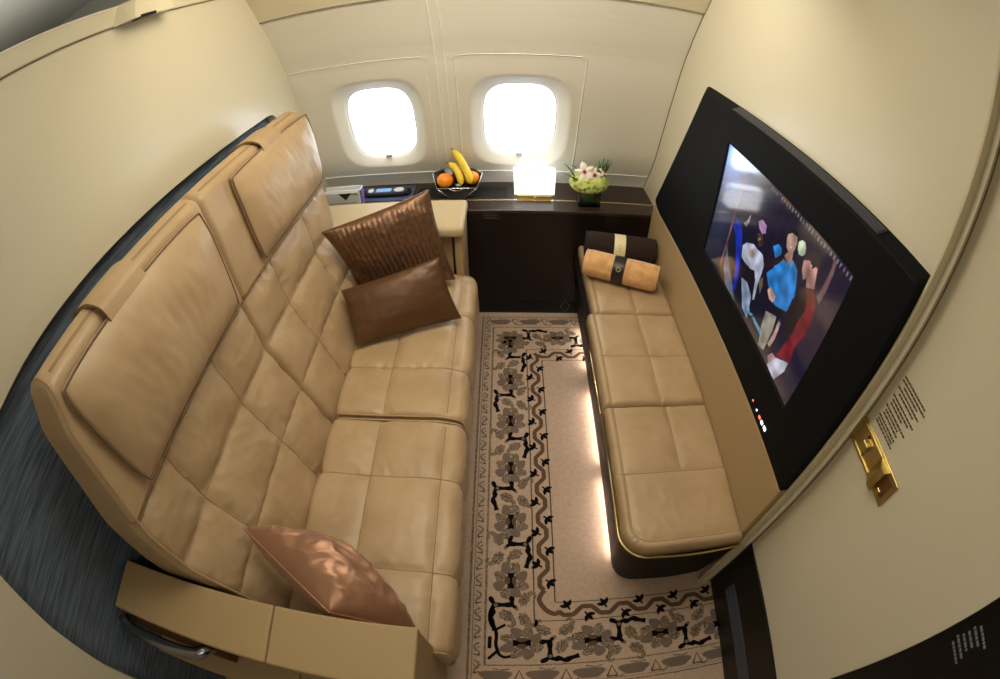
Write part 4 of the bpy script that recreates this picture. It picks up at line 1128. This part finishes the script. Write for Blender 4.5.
# ------------------------------------------------------------ rolled blankets
def roll(label, A, B, r, m, band, bandpos, sig):
    A,B=Vector(A),Vector(B); ax=(B-A).normalized(); t1=ax.orthogonal().normalized(); t2=ax.cross(t1); t=thing('rolled_blanket',label,'blanket',(A+B)/2-Vector((0,0,r)))
    n=64; L=40; V=[];F=[]
    for j in range(L+1):
        s=j/L; e=min(s,1-s)*(B-A).length; rr=r*(1-.12*math.exp(-e/.006)); bandf=math.exp(-((s-bandpos)/.09)**2)*.035
        for k in range(n):
            a=2*PI*k/n; q=rr*(1-bandf)*(1+.02*noise.noise((math.cos(a)*2,math.sin(a)*2,s*3+r*50))+.0*s)
            # free edge of the cloth as a step
            q*=1+.03*max(0,1-((a-2.2)%(2*PI))/.9)
            V.append(A+ax*(B-A).length*s+(t1*math.cos(a)+t2*math.sin(a))*q)
    for j in range(L):
        for k in range(n): F.append((j*n+k,j*n+(k+1)%n,(j+1)*n+(k+1)%n,(j+1)*n+k))
    # spiral ends
    g=MB(); g.add(V,F)
    for E_,d in ((A,-1),(B,1)):
        P=[]
        for k in range(110):
            a=k*.26; rr=r*.93*(1-k/118); P.append(E_+ax*d*(.001)+(t1*math.cos(a)+t2*math.sin(a))*rr)
        g.tube(P,[r*.075]*110,6)
        V2=[E_-ax*d*.004]+[E_-ax*d*.004+(t1*math.cos(2*PI*k/n)+t2*math.sin(2*PI*k/n))*r*.9 for k in range(n)]
        g.add(V2,[(0,1+k,1+(k+1)%n) for k in range(n)])
    g.build('blanket_roll',m,t,True)
    g=MB(); V=[];F=[]; c0=A+(B-A)*bandpos; w_=.026
    for j in (-1,-.9,0,.9,1):
        for k in range(n):
            a=2*PI*k/n; q=r*(1.012 if abs(j)<1 else 1.0)*(1+.02*noise.noise((math.cos(a)*2,math.sin(a)*2,bandpos*3+r*50))); q*=1+.03*max(0,1-((a-2.2)%(2*PI))/.9)
            V.append(c0+ax*w_*j+(t1*math.cos(a)+t2*math.sin(a))*q)
    for j in range(4):
        for k in range(n): F.append((j*n+k,j*n+(k+1)%n,(j+1)*n+(k+1)%n,(j+1)*n+k))
    g.add(V,F); b=g.build('paper_band',band,t,True)
    # emblem: small gold ring on the band, facing up and towards the room
    d=(Vector((0,0,1.65))-c0); d-=ax*d.dot(ax); d.normalize(); e=ax.cross(d)
    g=MB()
    if sig=='ring':
        g.tube([c0+d*r*1.022+(ax*math.cos(a)+e*math.sin(a))*.0085 for a in [2*PI*k/20 for k in range(20)]],.0022,6,closed=True)
        for k in range(8):
            a=2*PI*k/8; g.tube([c0+d*r*1.022+(ax*math.cos(a)+e*math.sin(a))*.0085,c0+d*r*1.02+(ax*math.cos(a)+e*math.sin(a))*.012],.0014,5)
    else:
        for q in (-.6,0,.6):
            dd=(d*math.cos(q*.3)+e*math.sin(q*.3)); g.box(-.005,.005,-.003,.003,-.001,.001,0,0,1,Matrix.Translation(c0+dd*r*1.02)@Matrix(((ax.x,e.x,d.x,0),(ax.y,e.y,d.y,0),(ax.z,e.z,d.z,0),(0,0,0,1))))
    g.build('emblem','gold',b)
    return t
roll('dark brown rolled blanket with a cream band at the far end of the bench',(.372,1.842,.520),(.685,1.790,.520),.064,'dkblanket','creamband',.48,'bar')
roll('beige rolled blanket with a black band lying in front of the dark roll',(.354,1.702,.515),(.648,1.588,.515),.059,'blanket','darkband',.47,'ring')
# ------------------------------------------------------------ light
w=bpy.data.worlds.new('sky'); bpy.context.scene.world=w; w.use_nodes=True
bg=w.node_tree.nodes['Background']; bg.inputs[0].default_value=(.80,.90,1.0,1); bg.inputs[1].default_value=5.2
def area(name,loc,rot,size,power,col,sy=None,spread=None):
    l=bpy.data.lights.new(name,'AREA'); l.energy=power; l.color=col; l.size=size
    if sy: l.shape='RECTANGLE'; l.size_y=sy
    o=bpy.data.objects.new(name,l); C.objects.link(o); o.location=loc; o.rotation_euler=rot
    if spread: l.spread=spread
    return o
for (cx,cz,hw,hh) in WIN:
    p=area('window_portal',(cx,yw(cz)+.12,cz),(math.radians(-90-22),0,0),.5,1,(1,1,1),.55); p.data.cycles.is_portal=True
warm=(1.0,.925,.76)
area('ceiling_lamp',(-.12,.70,2.04),(0,0,0),.8,6.0,warm,.3)
area('ceiling_lamp',(0.0,-.55,2.04),(0,0,0),.9,4.5,warm,.4)
area('sidewall_fill',(0,1.15,2.0),(math.radians(38),0,0),.9,10,warm,.08)  # added fill light, no fixture: tilted to brighten the window sidewall
area('cove_lamp',(-.62,1.05,2.03),(math.radians(38),math.radians(20),0),.25,1.5,(1,.84,.5),.05)
area('cabin_fill',(-1.8,.7,1.55),(PI,0,0),1.0,13,(1,.97,.9),1.6)  # unseen fill pointing up, added to lighten the grey ceiling beyond the partition
s=bpy.context.scene
s.view_settings.view_transform='Standard'; s.view_settings.look='None'; s.view_settings.gamma=1; s.view_settings.use_curve_mapping=False
s.view_settings.exposure=0
s.cycles.use_denoising=True; s.cycles.max_bounces=8; s.cycles.sample_clamp_indirect=6
for o in list(bpy.data.objects):
    if o.parent is None and 'label' in o:
        k = o.name.split('.')[0]
        gname = {'banana':'fruit in the lacquered bowl','orange':'fruit in the lacquered bowl','plum':'fruit in the lacquered bowl',
                 'rolled_blanket':'rolled blankets on the bench','throw_pillow':'throw pillows on the sofa'}.get(k)
        if gname: o['group'] = gname
